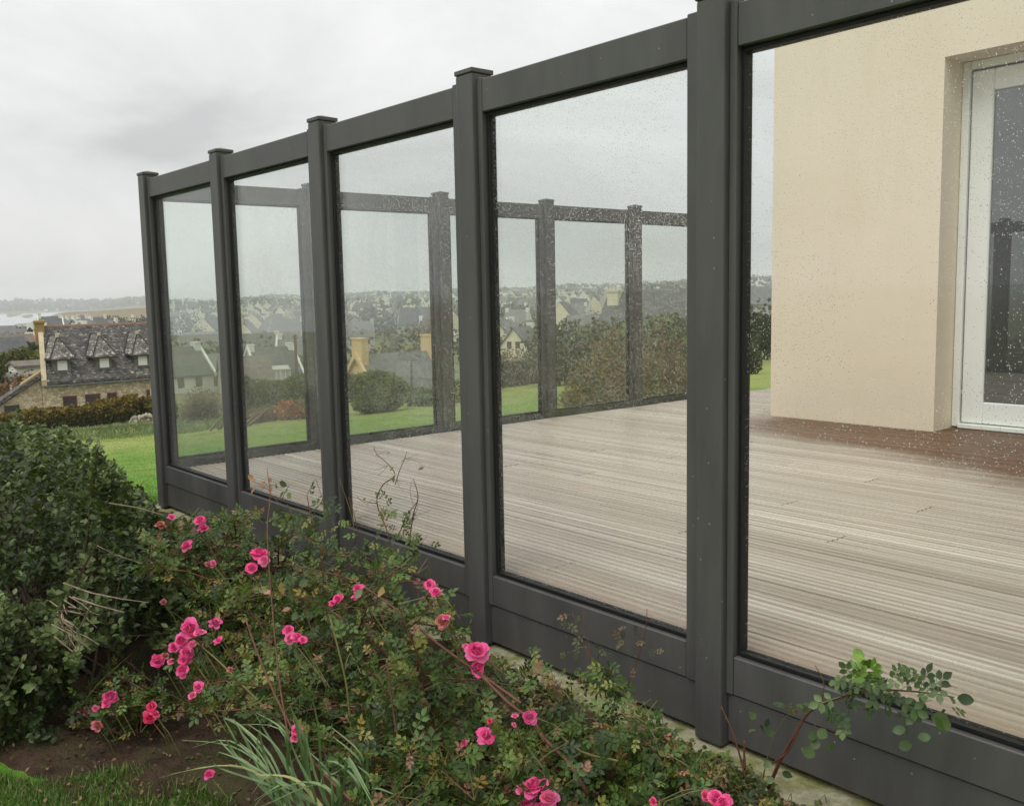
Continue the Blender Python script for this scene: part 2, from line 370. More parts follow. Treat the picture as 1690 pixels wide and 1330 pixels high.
# ------------------------------------------------------------------ terrain
RR = np.array([8, 30, 50, 65, 80, 100, 150, 200, 300, 450, 700, 1000, 1400, 2000, 2700, 2900, 3600, 5200], float)
AZ = np.radians([-60, 20, 35, 44, 55, 63, 70, 74.5, 78, 84, 130])
DROP = np.array([
 [1.57, 2.4, 3.2, 3.8, 4.4, 5.2, 6.0, 6.5, 6.5, 6.0, 2.0, -5, -13, -20, -20, -20, -18, -15],
 [1.57, 2.5, 3.4, 4.2, 5.0, 6.0, 7.0, 7.5, 7.5, 7.0, 3.0, -4, -12, -20, -20, -20, -18, -15],
 [1.57, 2.65, 3.63, 4.6, 5.6, 6.6, 7.6, 8.0, 8.2, 7.5, 4.0, -4, -13, -17, -16, -16, -14, -12],
 [1.57, 3.1, 4.5, 6.0, 7.2, 8.3, 9.6, 10.4, 11, 10.5, 7.5, 2, -5, -11, -12, -12, -10, -8],
 [1.57, 3.5, 5.3, 7.4, 9.3, 11, 12.3, 13, 13.5, 13, 10.5, 6, 0, -5.0, -5, -5, -4, -3],
 [1.57, 3.78, 5.75, 7.5, 9.6, 11.5, 12.8, 13.6, 14.3, 14.2, 12.5, 9, 3, -3.0, -3, -3, -2, -1],
 [1.57, 4.06, 6.3, 8.0, 9.5, 10.8, 12, 13, 14.2, 15.3, 13.0, 4.6, 14, 20, 14, 10, -6, -5],
 [1.57, 4.06, 6.3, 8.0, 9.5, 10.8, 12, 13, 14.4, 16, 16, 7.0, 23.5, 24, 24, 20, -7, -5],
 [1.57, 4.06, 6.3, 8.0, 9.5, 10.8, 12, 13.2, 15, 17, 20, 22.6, 24, 24, 24, 20, -5, -4],
 [1.57, 4.06, 6.3, 8.0, 9.6, 11, 12.5, 14, 16.5, 19, 22.6, 24, 24, 24, 24, 20, -4, -3],
 [1.57, 4.06, 6.3, 8.0, 9.6, 11, 12.5, 14, 16.5, 19, 22.6, 24, 24, 24, 24, 20, -4, -3]])
LR = np.log(RR)
def gz(x, y):
    x = np.asarray(x, float); y = np.asarray(y, float); shp = np.broadcast(x, y).shape
    x = np.broadcast_to(x, shp).ravel(); y = np.broadcast_to(y, shp).ravel()
    dx, dy = x-CAM[0], y-CAM[1]
    r = np.hypot(dx, dy); az = np.arctan2(-dx, dy)
    lr = np.log(np.maximum(r, 8.0))
    cols = np.array([np.interp(lr, LR, row) for row in DROP])        # (naz, n)
    i = np.clip(np.searchsorted(AZ, az)-1, 0, len(AZ)-2)
    t = np.clip((az-AZ[i])/(AZ[i+1]-AZ[i]), 0, 1); t = t*t*(3-2*t)
    n = np.arange(len(x))
    d = cols[i, n]*(1-t) + cols[i+1, n]*t
    z = CAM[2]-d
    # bank against the fence footing
    k_ = np.clip((-y-0.12)/0.8, 0, 1); k_ = 1-k_*k_*(3-2*k_)
    inside = np.clip((x+1.0)/1.2, 0, 1)*np.clip((11-x)/1.0, 0, 1)*np.clip((0.6-y)/0.3, 0, 1)
    z = z + np.where(r < 12, 0.285*k_*inside, 0)
    amp = np.clip((r-1200)/800, 0, 1)*3.0
    z = z + amp*(np.sin(az*57)+0.6*np.sin(az*131+1.7)+0.4*np.sin(az*290+r*0.002))*0.5
    z = z + np.clip((r-16)/40, 0, 1)*np.clip(200/np.maximum(r, 1), 0, 1)*0.12*(np.sin(x*0.55+1)*np.sin(y*0.47)+0.5*np.sin(x*1.3)*np.sin(y*1.1+2))
    return z.reshape(shp) if shp else float(z[0])
azs = np.concatenate([np.linspace(R(-180), R(22), 52)[:-1], np.linspace(R(22), R(92), 260), np.linspace(R(92), R(180), 24)[1:-1]])
rs = np.concatenate([[0.02], np.geomspace(0.4, 6500, 210)])
A_, R_ = np.meshgrid(azs, rs)
X = CAM[0]-np.sin(A_)*R_; Y = CAM[1]+np.cos(A_)*R_
Z = gz(X, Y)
na, nr = len(azs), len(rs)
idx = np.arange(na*nr).reshape(nr, na)
nxt = np.roll(idx, -1, axis=1)
Q = np.stack([idx[:-1], nxt[:-1], nxt[1:], idx[1:]], -1).reshape(-1, 4)[:, ::-1]
o = link('ground', np_mesh('ground', np.stack([X, Y, Z], -1).reshape(-1, 3), [Q], M_ground, smooth=True)); o['kind'] = 'structure'
# sea
sea = MB(); a0, a1 = R(60), R(125)
ps = []
for i in range(20):
    a = a0+(a1-a0)*i/19
    ps.append((a,))
for i in range(19):
    a, b = ps[i][0], ps[i+1][0]
    P = lambda a, r: (CAM[0]-math.sin(a)*r, CAM[1]+math.cos(a)*r, -21.0)
    sea.face([P(a, 600), P(b, 600), P(b, 5000), P(a, 5000)])
o = sea.build('sea', M_sea); o['kind'] = 'structure'

# ------------------------------------------------------------------ terrace: fence, deck, house
ZD = 0.242
PX = [0.65, 1.685, 2.718, 3.752, 4.777, 5.806, 6.836, 7.866]
PWD = 0.09
GROUP_P = 'windbreak fences round the terrace'
def post_mesh(): 
    m = MB(); m.box(0, PWD, 0, PWD, 0, 1.974); return m.mesh('post', M_alu, bevel=0.007, seg=2)
def cap_mesh():
    m = MB(); e_ = 0.003
    m.box(-e_, PWD+e_, -e_, PWD+e_, 1.9745, 1.990)
    b = len(m.v); c = PWD/2
    m.v += [(-e_+.004, -e_+.004, 1.990), (PWD+e_-.004, -e_+.004, 1.990), (PWD+e_-.004, PWD+e_-.004, 1.990), (-e_+.004, PWD+e_-.004, 1.990), (c, c, 2.003)]
    for q in ((0, 1, 4), (1, 2, 4), (2, 3, 4), (3, 0, 4)): m.f.append(tuple(b+i for i in q)); m.m.append(0)
    return m.mesh('post_cap', M_alu, bevel=0.002)
pm, cm = post_mesh(), cap_mesh()
def add_post(parent, x, y, z=0.0):
    p = link('post', pm, parent, (x, y, z)); link('post_cap', cm, p)
def add_panel(parent, s0, s1, mp, wet, zb0=0.15, zb1=0.258, z0=0.012, t0=0.02):
    """one glazed frame between posts; s along the fence, t inwards"""
    ls, rs = 0.022, 0.047
    def B(name, boxes, mat, par=parent, bev=0.003):
        m = MB()
        for b in boxes: m.box(*b)
        m.v = [mp(*q) for q in m.v]
        return m.build(name, mat, par, bevel=bev)
    a, b = s0+ls, s1-rs
    B('stile', [(s0, a, t0, t0+.06, zb0, 1.957)], M_alu); B('stile', [(b, s1, t0, t0+.06, zb0, 1.957)], M_alu)
    B('top_rail', [(a+.001, b-.001, t0+.002, t0+.058, 1.843, 1.950)], M_alu)
    B('bottom_rail', [(a+.001, b-.001, t0+.002, t0+.058, zb0+.001, zb1)], M_alu)
    B('skirting_panel', [(s0+.001, s1-.001, t0+.009, t0+.05, z0, zb0-.004)], M_alu)
    g = MB(); ga, gb, gc, gd = a+.002, b-.002, zb1+.002, 1.841
    g.box(ga+.006, gb-.006, t0+.034, t0+.042, gc+.006, gd-.006, 1); g.m[-4] = 0
    g.v = [mp(*q) for q in g.v]
    p = g.build('glass_pane', [wet, M_clear], parent)
    for bx in ((ga, ga+.009, t0+.020, t0+.054, gc, gd), (gb-.009, gb, t0+.020, t0+.054, gc, gd),
               (ga+.009, gb-.009, t0+.020, t0+.054, gd-.010, gd), (ga+.009, gb-.009, t0+.016, t0+.0325, gc, gc+.012), (ga+.009, gb-.009, t0+.0435, t0+.056, gc, gc+.009)):
        B('gasket', [bx], M_rub, p, 0.0015)
ff = empty('windbreak_fence', (0, 0, 0), 'dark grey glazed windbreak fence with rain-wet panes along the front of the terrace', 'fence', GROUP_P)
for x in PX: add_post(ff, x, 0.0)
for i in range(7): add_panel(ff, PX[i]+PWD, PX[i+1], lambda s, t, z: (s, t, z), M_wets[min(i, 4)])
sf = empty('windbreak_fence', (0.65, 0, 0), 'dark grey glazed fence on the far side of the deck, seen through the front panes', 'fence', GROUP_P)
SY = [0.0, 1.068, 2.119, 3.172, 4.222, 5.275]
for y in SY[1:]: add_post(sf, 0.0, y)
for i in range(5): add_panel(sf, SY[i]+PWD, SY[i+1], lambda s, t, z: (t, s, z), M_wet, 0.15, 0.278, -0.02, 0.005)

# footing
m = MB(); n = 150
prof = lambda i: (-0.075+0.035*mnoise.noise((i*0.23, 0, 0))+0.02*mnoise.noise((i*0.8, 3, 0)), -0.014+0.014*mnoise.noise((i*0.6, 5, 0)))
xs_ = np.linspace(0.5, 8.5, n)
for i in range(n-1):
    (ya, za), (yb, zb) = prof(i), prof(i+1)
    xa, xb = xs_[i], xs_[i+1]
    m.face([(xa, ya, za), (xb, yb, zb), (xb, 0.10, -0.003), (xa, 0.10, -0.003)])
    m.face([(xa, ya-.02, -0.4), (xb, yb-.02, -0.4), (xb, yb, zb), (xa, ya, za)])
o = m.build('concrete_footing', M_kerb); o['kind'] = 'structure'

# deck: boards run along the front fence
deck = MB(); deck.box(0.80, 8.2, 0.11, 6.9, -0.25, ZD-0.035); 
do = deck.build('deck', M_bark); do['kind'] = 'structure'
BW, GAP, NG = 0.144, 0.004, 3
def board_mesh(length):
    pts = [(0, ZD-0.03)]; rz = ZD; mats = []
    pitch = BW/(NG+1)
    pts.append((0.0015, ZD-0.002)); pts.append((0.004, ZD))
    for g in range(NG):
        c = pitch*(g+1)
        pts += [(c-0.0085, ZD), (c-0.006, ZD-0.004), (c+0.006, ZD-0.004), (c+0.0085, ZD)]
    pts += [(BW-0.004, ZD), (BW-0.0015, ZD-0.002), (BW, ZD-0.03)]
    V = [(x, y, z-ZD) for x in (0, length) for (y, z) in pts]; n = len(pts)
    Fq = np.array([(i, i+1, n+i+1, n+i) for i in range(n-1)]); Fq = Fq[:, ::-1]
    mi = [1 if pts[i][1] < ZD-0.0001 or pts[i+1][1] < ZD-0.0001 else 0 for i in range(n-1)]
    Fe = [np.array([[0] + [n-1]] ) ] if False else []
    return np_mesh('board', V, [Fq], [M_deck, M_deckg], mi)
bcache = {}
row = 0; y = 0.108
while y < 6.75:
    x0 = 0.80; x1 = 8.2 if y < 4.72 else 1.99
    x = x0
    off = [1.9, 3.1, 2.5, 3.6, 1.4][row % 5]
    while x < x1-0.05:
        Lb = off if x == x0 else 3.4
        Lb = round(min(Lb, x1-x), 2)
        if x1-(x+Lb) < 0.3: Lb = round(x1-x, 2)
        if Lb not in bcache: bcache[Lb] = board_mesh(Lb-0.004)
        link('board', bcache[Lb], do, (x, y, ZD + random.uniform(-0.0012, 0.0012)))
        x += Lb
    y += BW+GAP; row += 1

# house
HX0, HX1, HY, HR, HZ = 2.015, 3.334, 4.398, 4.662, 2.745
HX2 = 5.30; HT = 5.6; HXE = 9.5; HB = 9.5
hs = empty('house', (HX0, HY, ZD), 'cream rendered house wall with a white french window opening onto the deck', 'house')
def H(x, y, z): return (x-HX0, y-HY, z-ZD)
m = MB(); zb = ZD-0.05
m.face([H(HX0, HY, zb), H(HX1, HY, zb), H(HX1, HY, HT), H(HX0, HY, HT)])
m.face([H(HX2, HY, zb), H(HXE, HY, zb), H(HXE, HY, HT), H(HX2, HY, HT)])
m.face([H(HX1, HY, HZ), H(HX2, HY, HZ), H(HX2, HY, HT), H(HX1, HY, HT)])
yr = HR+0.12
m.face([H(HX1, HY, zb), H(HX1, yr, zb), H(HX1, yr, HZ), H(HX1, HY, HZ)])
m.face([H(HX2, HY, zb), H(HX2, yr, zb), H(HX2, yr, HZ), H(HX2, HY, HZ)])
m.face([H(HX1, HY, HZ), H(HX2, HY, HZ), H(HX2, yr, HZ), H(HX1, yr, HZ)])
m.face([H(HX0, HY, zb), H(HX0, HB, zb), H(HX0, HB, HT), H(HX0, HY, HT)])
m.face([H(HXE, HY, zb), H(HXE, HB, zb), H(HXE, HB, HT), H(HXE, HY, HT)])
m.face([H(HX0, HB, zb), H(HXE, HB, zb), H(HXE, HB, HT), H(HX0, HB, HT)])
me = m.mesh('wall', M_wall); link('wall', me, hs)
m = MB(); m.prism([(HX0-HX0-.4, HT-ZD), (HXE-HX0+.4, HT-ZD), ((HXE-HX0)/2, HT-ZD+3.4)], 1, -.35, HB-HY+.35)
M_slate = rough_mat('blue_grey_slate', srgb(70, 74, 80), srgb(104, 108, 112), 3, 0.6, 0.3, 14, 0.02)
m.build('roof', M_slate, hs)
g0 = at_y(1582, 705, HR); g1 = at_y(1601.8, 117, HR); sa = at_y(1588.5, 689, HR); p0 = at_y(1621, 664.4, HR); p1 = at_y(1640.3, 148.2, HR)
fx = (g0[0]+g1[0])/2; fz1 = g1[2]; fz0 = g0[2]
px0 = (p0[0]+p1[0])/2; pz0, pz1 = p0[2], p1[2]
wd = empty('french_window', (0, 0, 0), None, None); wd.parent = hs; wd.location = (0, 0, 0)
def HB_(name, bx, mat, par, bev=0.003):
    m = MB(); m.box(bx[0]-HX0, bx[1]-HX0, bx[2]-HY, bx[3]-HY, bx[4]-ZD, bx[5]-ZD); return m.build(name, mat, par, bevel=bev)
HB_('frame', (HX1+.004, fx, HR-.005, HR+.07, ZD+.012, HZ-.004), M_white, wd)
HB_('frame', (fx+.004, HX2-.004, HR-.005, HR+.07, fz1+.004, HZ-.004), M_white, wd)
HB_('gasket', (fx-.002, HX2-.01, HR+.03, HR+.05, fz1-.004, fz1+.008), M_rub, wd, 0)
HB_('gasket', (fx-.002, fx+.006, HR+.03, HR+.05, ZD+.02, fz1-.004), M_rub, wd, 0)
HB_('threshold', (fx+.004, HX2-.004, HR-.03, HR+.07, ZD+.006, fz0+.03), M_white, wd)
sx0, sx1 = fx+.008, 4.46
HB_('sash', (sx0, px0-.004, HR+.012, HR+.062, fz0+.036, fz1-.008), M_white, wd, .008)
HB_('sash', (sx1-(px0-sx0), sx1, HR+.012, HR+.062, fz0+.036, fz1-.008), M_white, wd, .008)
HB_('sash', (px0-.003, sx1-(px0-sx0)-.001, HR+.014, HR+.06, pz1, fz1-.009), M_white, wd, .006)
HB_('sash', (px0-.003, sx1-(px0-sx0)-.001, HR+.014, HR+.06, fz0+.037, pz0), M_white, wd, .006)
fw_ = px0-sx0; s20, s21 = sx1+.004, HX2-.012
HB_('sash', (s20, s20+fw_, HR+.012, HR+.062, fz0+.036, fz1-.008), M_white, wd, .008); HB_('sash', (s21-fw_, s21, HR+.012, HR+.062, fz0+.036, fz1-.008), M_white, wd, .008)
HB_('sash', (s20+fw_+.001, s21-fw_-.001, HR+.014, HR+.06, pz1, fz1-.009), M_white, wd, .006); HB_('sash', (s20+fw_+.001, s21-fw_-.001, HR+.014, HR+.06, fz0+.037, pz0), M_white, wd, .006)
HB_('window_pane', (s20+fw_-.003, s21-fw_+.003, HR+.034, HR+.04, pz0-.003, pz1+.003), M_pane, wd, 0)
HB_('window_pane', (px0-.004, sx1-(px0-sx0), HR+.034, HR+.04, pz0-.003, pz1+.003), M_pane, wd, 0)

# ------------------------------------------------------------------ houses in the landscape
def slate_mat(name, lift):
    k = NT(name)
    mpn = k.n('ShaderNodeMapping'); mpn.inputs['Scale'].default_value = (1, 1.4, 1.4); k.l(k.objc(), mpn.inputs[0])
    v = k.n('ShaderNodeTexVoronoi'); v.inputs['Scale'].default_value = 5.0; k.l(mpn.outputs[0], v.inputs['Vector'])
    sp = k.n('ShaderNodeSeparateColor'); k.l(v.outputs['Color'], sp.inputs[0])
    q = lambda *c: srgb(*[min(255, x*lift) for x in c])
    col = k.ramp(sp.outputs[0], [(0.1, q(66, 65, 64)), (0.5, q(84, 82, 80)), (0.86, q(102, 99, 95)), (0.99, q(150, 146, 136))])
    sx = k.n('ShaderNodeSeparateXYZ'); k.l(k.objc(), sx.inputs[0]); cx = k.n('ShaderNodeCombineXYZ'); k.l(sx.outputs[0], cx.inputs[0]); k.l(k.math('MULTIPLY', sx.outputs[2], 1.4), cx.inputs[1])
    br = k.n('ShaderNodeTexBrick'); br.inputs['Scale'].default_value = 1.0; br.inputs['Brick Width'].default_value = .34; br.inputs['Row Height'].default_value = .26; br.inputs['Mortar Size'].default_value = .018
    br.inputs['Color1'].default_value = (.55, .55, .55, 1); br.inputs['Color2'].default_value = (1.25, 1.22, 1.18, 1); br.inputs['Mortar'].default_value = (.3, .3, .3, 1); k.l(cx.outputs[0], br.inputs['Vector'])
    col = k.mix(1.0, col, br.outputs['Color'], 'MULTIPLY')
    col = k.mix(k.ramp(k.noise(0.8, 5, 0.7), [(0.45, (0,)*3), (0.75, (0.45,)*3)]), col, q(98, 94, 84))
    return k.end(k.pr(col, 0.75, k.bump(v.outputs['Distance'], 0.7, 0.06), 0.3))
M_oldslate = slate_mat('lichened_stone_slates', 1.04); M_dormslate = slate_mat('lit_dormer_slates', 1.42)  # dormer copy of the slate, lightened as if its hips were better lit
M_shadowline = rough_mat('dark_shadow_line', srgb(44, 44, 44), srgb(58, 58, 56), 4, .7, 0)  # dark colour for the shade drawn round the dormer roofs
M_stonegrey = rough_mat('grey_granite', srgb(98, 96, 90), srgb(128, 124, 116), 3, .9, .2)
M_dormer = rough_mat('lit_dormer_slates', srgb(92, 92, 90), srgb(140, 138, 130), 5, .8, .5, 6, .04)
k = NT('granite_rubble_wall')
mpn = k.n('ShaderNodeMapping'); mpn.inputs['Scale'].default_value = (1, 1, 1.8); k.l(k.objc(), mpn.inputs[0])
v = k.n('ShaderNodeTexVoronoi'); v.inputs['Scale'].default_value = 3.2; k.l(mpn.outputs[0], v.inputs['Vector'])
v2 = k.n('ShaderNodeTexVoronoi', feature='DISTANCE_TO_EDGE'); v2.inputs['Scale'].default_value = 3.2; k.l(mpn.outputs[0], v2.inputs['Vector'])
sp = k.n('ShaderNodeSeparateColor'); k.l(v.outputs['Color'], sp.inputs[0])
col = k.ramp(sp.outputs[1], [(0.1, srgb(168, 152, 126)), (0.5, srgb(194, 178, 149)), (0.9, srgb(210, 197, 170))])
col = k.mix(k.math('LESS_THAN', v2.outputs['Distance'], 0.04), col, srgb(148, 134, 110))
M_stone = k.end(k.pr(col, 0.9, k.bump(v2.outputs['Distance'], 0.6, 0.05), 0.2))
M_quoin = rough_mat('pale_dressed_granite', srgb(176, 162, 130), srgb(198, 186, 156), 2, 0.9, 0.2)
M_lichen = rough_mat('ochre_lichen_stone', srgb(134, 116, 82), srgb(160, 144, 112), 2.5, 0.9, 0.3, 10, 0.03, c2=srgb(158, 128, 62), scale2=1.5)
M_tile = rough_mat('terracotta_ridge_tile', srgb(150, 116, 98), srgb(178, 142, 122), 3, 0.8, 0.2)
M_orange = rough_mat('orange_roof_tile', srgb(172, 100, 66), srgb(196, 126, 88), 3, 0.8, 0.2)
M_pw = rough_mat('white_house_render', srgb(206, 206, 196), srgb(222, 222, 212), 1, 0.9, 0.1)
M_pc = rough_mat('cream_house_render', srgb(208, 198, 168), srgb(222, 213, 188), 1, 0.9, 0.1)
M_pg = rough_mat('grey_house_render', srgb(160, 158, 150), srgb(180, 178, 168), 1, 0.9, 0.1)
M_ps = rough_mat('pink_granite_masonry', srgb(196, 166, 116), srgb(216, 188, 140), 2.5, 0.9, 0.3, 6, 0.03)
M_roofs = [rough_mat('dark_slate_roof', srgb(70, 71, 72), srgb(92, 92, 92), 1.6, 0.6, 0.2),
           rough_mat('grey_slate_roof', srgb(92, 92, 91), srgb(116, 115, 112), 1.6, 0.6, 0.2),
           rough_mat('brown_grey_roof', srgb(92, 84, 76), srgb(114, 106, 96), 1.6, 0.7, 0.2)]
M_win = rough_mat('window_glazing_dark', srgb(44, 48, 52), srgb(66, 70, 76), 2, 0.15, 0.0, spec=0.5)
M_red = rough_mat('red_brown_shutter', srgb(92, 40, 34), srgb(112, 54, 46), 3, 0.6, 0.0)

def house(name, label, cat, loc, rz, Ln, Wd, he, hr, wall, roof, chim=(1, 1), windows=(), group=None, verge=None, gwin=(), chh=0.6):
    """x along the ridge, origin at ground centre"""
    t = empty(name, tuple(loc), label, cat, group, rz)
    a, b = Ln/2, Wd/2
    m = MB(); m.prism([(-b, -1.5), (b, -1.5), (b, he), (0, he+hr), (-b, he)], 0, -a, a)
    w = m.build('wall', wall, t)
    m = MB(); th = 0.18; ov = 0.0 if verge else 0.25
    sl = hr/b
    for s_ in (-1, 1):
        m.prism([(s_*(b+.3), he-.3*sl+.02), (0, he+hr+.02), (0, he+hr+.02+th*1.4), (s_*(b+.3), he-.3*sl+.02+th*1.4)], 0, -a-ov, a+ov)
    rf = m.build('roof', roof, t)
    if verge:
        for sx in (-1, 1):
            m = MB()
            for s_ in (-1, 1):
                m.prism([(s_*(b+.35), he-.35*sl), (0, he+hr), (0, he+hr+.55), (s_*(b+.35), he-.35*sl+.55)], 0, min(sx*a, sx*(a+.3)), max(sx*a, sx*(a+.3)))
            m.build('gable_verge', verge, t)
    for sx, on in ((-1, chim[0]), (1, chim[1])):
        if on:
            m = MB(); cw = 1.25 if on == 1 else 1.9
            x0 = sx*a-(.75 if sx > 0 else 0); 
            m.box(x0, x0+.75, -cw/2, cw/2, he+hr-0.9, he+hr+chh)
            m.box(x0-.06, x0+.81, -cw/2-.06, cw/2+.06, he+hr+chh, he+hr+chh+.16)
            c = m.build('chimney', verge if verge else (wall if on == 2 else M_pw), t)
    for (wx, wz, ww, wh, side) in windows:
        m = MB(); yy = -b if side < 0 else b
        m.box(wx-ww/2, wx+ww/2, yy-.06, yy+.06, wz, wz+wh)
        m.build('window', M_win, t)
    for (wy, wz, ww, wh, sx) in gwin:
        m = MB(); xx = sx*a
        m.box(xx-.06, xx+.06, wy-ww/2, wy+ww/2, he+wz, he+wz+wh); m.build('window', M_win, t)
    return t

# --- the stone cottage on the left
LP = at_r(68.5, 630.0, 77.0); RP = at_r(284, 618.5, 80.0)
ax = np.array([RP[0]-LP[0], RP[1]-LP[1]]); CL = float(np.hypot(*ax)); crz = math.atan2(ax[1], ax[0])
ze = LP[2]; gzc = float(gz(LP[0], LP[1]))-0.6
SKEW = 0.27            # the old gables are not square to the front
def sk(m):
    m.v = [(x+SKEW*y, y, z) for x, y, z in m.v]; return m
ct = empty('stone_cottage', (LP[0], LP[1], gzc), 'long stone cottage with lichened slate roof and dormers behind the hedge', 'cottage', None, crz)
E0 = ze-gzc; CW = 8.2; CH = 3.75
m = MB(); m.prism([(0, -2), (CW, -2), (CW, E0), (CW/2, E0+CH), (0, E0)], 0, 0, CL); sk(m).build('wall', M_stone, ct)
sl = CH/(CW/2)
m = MB()
m.prism([(-.3, E0-.3*sl), (CW/2, E0+CH), (CW/2, E0+CH+.22), (-.3, E0-.3*sl+.22)], 0, .35, CL-.35)
m.prism([(CW+.3, E0-.3*sl), (CW/2, E0+CH), (CW/2, E0+CH+.22), (CW+.3, E0-.3*sl+.22)], 0, .35, CL-.35)
rf = sk(m).build('roof', M_oldslate, ct)
m = MB(); m.box(.6, CL-.6, CW/2-.14, CW/2+.14, E0+CH+.10, E0+CH+.26); sk(m).build('ridge_tiles', M_tile, rf)
m = MB(); m.tube([(.2, -.38, E0-.38), (CL-.2, -.38, E0-.38)], .07); sk(m).build('gutter', M_slate, rf)
for x0 in (0.0, CL-.36):
    m = MB(); m.prism([(-.32, E0-.32*sl), (CW/2, E0+CH), (CW/2, E0+CH+.42), (-.32, E0-.32*sl+.42)], 0, x0, x0+.36)
    m.prism([(CW+.32, E0-.32*sl), (CW/2, E0+CH), (CW/2, E0+CH+.42), (CW+.32, E0-.32*sl+.42)], 0, x0, x0+.36)
    sk(m).build('gable_verge', M_quoin, ct)
for x0 in (-.25, CL-.7):
    m = MB(); m.box(x0, x0+.72, CW/2-.7, CW/2+.7, E0+CH-1.2, E0+CH+.42); m.box(x0-.06, x0+.78, CW/2-.78, CW/2+.78, E0+CH+.42, E0+CH+.66)
    sk(m).build('chimney', M_lichen, ct, bevel=.04)
def on_cot(u):      # x along the cottage front for a picture column
    d = ray(u, 640); px, py = LP[0]-CAM[0], LP[1]-CAM[1]; c_, s_ = math.cos(crz), math.sin(crz)
    # CAM + t d = LP + x*(c,s)
    A = np.array([[d[0], -c_], [d[1], -s_]]); return float(np.linalg.solve(A, np.array([px, py]))[1])
dm = None
for u in (108, 177.5, 241):
    xc = on_cot(u)
    if dm is None:
        d = link('dormer', None, ct, (xc, 0, E0)) if False else None
        mw = MB(); mw.box(-.58, .58, .40, 1.6, .3, 1.62); mw = mw.mesh('dormer', M_stonegrey)
        mr = MB(); h0 = 1.56
        for dz_ in (0, .09):
            mr.face([(-0.92, .02, h0+dz_), (0.92, .02, h0+dz_), (.0, 1.15, 3.15+dz_)]); mr.face([(0.92, .02, h0+dz_), (0.92, 1.7, h0+dz_), (0, 3.15, 3.18+dz_), (0, 1.15, 3.15+dz_)])
            mr.face([(-0.92, .02, h0+dz_), (-0.92, 1.7, h0+dz_), (0, 3.15, 3.18+dz_), (0, 1.15, 3.15+dz_)]); mr.face([(-0.92, .02, h0+dz_), (0.92, .02, h0+dz_), (0.92, 1.7, h0+dz_), (-0.92, 1.7, h0+dz_)])
        mr.box(-.95, .95, -.06, .04, h0-.10, h0+.06)
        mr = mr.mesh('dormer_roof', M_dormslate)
        ms = MB(); ms.box(-.34, .34, .32, .41, .72, 1.48); ms = ms.mesh('shutter', M_white)
        mh = MB()  # dark tubes added along hips, valleys and eaves as painted shadow lines
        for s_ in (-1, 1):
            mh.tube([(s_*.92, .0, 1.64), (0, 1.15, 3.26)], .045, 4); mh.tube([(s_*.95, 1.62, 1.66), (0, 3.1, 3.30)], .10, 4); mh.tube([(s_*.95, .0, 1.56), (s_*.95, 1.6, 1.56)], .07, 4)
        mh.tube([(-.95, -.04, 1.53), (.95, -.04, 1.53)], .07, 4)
        mh = mh.mesh('hip_shadow_line', M_shadowline)
        mf = MB(); mf.box(-.09, .09, 1.0, 1.3, 3.15, 3.4); mf = mf.mesh('ridge_finial', M_quoin); dm = 1
    d = link('dormer', mw, ct, (xc, 0, E0)); link('dormer_roof', mr, d); link('ridge_finial', mf, d); link('hip_shadow_line', mh, d)
    link('shutter', ms, d)
for u, wpx, red in ((114, 19, 0), (152, 21, 1), (184, 14, 0), (244, 5, 0)):
    xc = on_cot(u); ww = wpx/1556*80
    w = link('window', None, ct) if False else None
    m = MB(); m.box(xc-ww/2, xc+ww/2, -.05, .1, E0-2.15, E0-1.2); w = sk(m).build('window', M_red, ct)
    m = MB(); m.box(xc-ww/2+.1, xc-.05, -.075, -.055, E0-2.05, E0-1.32); m.box(xc+.05, xc+ww/2-.1, -.075, -.055, E0-2.05, E0-1.32); sk(m).build('window_pane', M_win, w)
# lean-to on its left end
m = MB(); m.prism([(-4.6, E0-2.6), (-.02, E0+.2), (-.02, -2), (-4.6, -2)], 1, .1, 3.4); sk(m).build('annex_wall', M_stone, ct)
m = MB(); m.prism([(-4.9, E0-2.72), (-.02, E0+.27), (-.02, E0+.6), (-4.9, E0-2.4)], 1, -.2, 3.6); ar = sk(m).build('annex_roof', M_oldslate, ct)
m = MB(); m.prism([(-1.5, E0-.30), (-.02, E0+.62), (-.02, E0+.70), (-1.5, E0-.22)], 1, .5, 3.6, 0); sk(m).build('roof_lichen_course', M_lichen, ar)
m = MB(); m.box(-2.6, -1.6, .03, .16, E0-2.35, E0-1.55); sk(m).build('window', M_win, ct)

# --- named houses, each found in the photograph (column, ridge row, distance)
def spot(u, v, r): 
    p = at_r(u, v, r); return p, float(gz(p[0], p[1]))
def place_house(u, v, r, yawdeg, Ln, Wd, hr, wall, roof, label, cat='house', chim=(1, 1), verge=None, group=None, name='house', wins=True, gwin=(), chh=.6):
    p, g = spot(u, v, r)
    he = max(2.2, p[2]-g-hr)
    base = p[2]-he-hr
    az = az_of(u); rz = az + R(yawdeg)
    ws = []
    if wins:
        for i in range(int(Ln//2.6)):
            ws.append((-Ln/2+1.4+i*2.5, max(.7, he-1.9), .9, 1.25, -1))
    return house(name, label, cat, (p[0], p[1], base), rz, Ln, Wd, he, hr, wall, roof, chim, ws, group, verge, gwin, chh)
P_ = place_house
P_(653, 586, 96, 33, 9.0, 8.8, 4.6, M_ps, M_roofs[1], 'stone house with steep grey slate roof and broad gable chimneys behind the round bush', chim=(2, 2), verge=M_ps, name='gabled_house', gwin=((0, -.9, .9, 1.5, -1),), chh=1.75)
P_(446, 575, 150, 22, 7.0, 7.5, 4.0, M_pw, M_roofs[0], 'white gabled house with dark slate roof and lean-to conservatory below the town', verge=M_pw, chim=(1, 1), name='gabled_house')
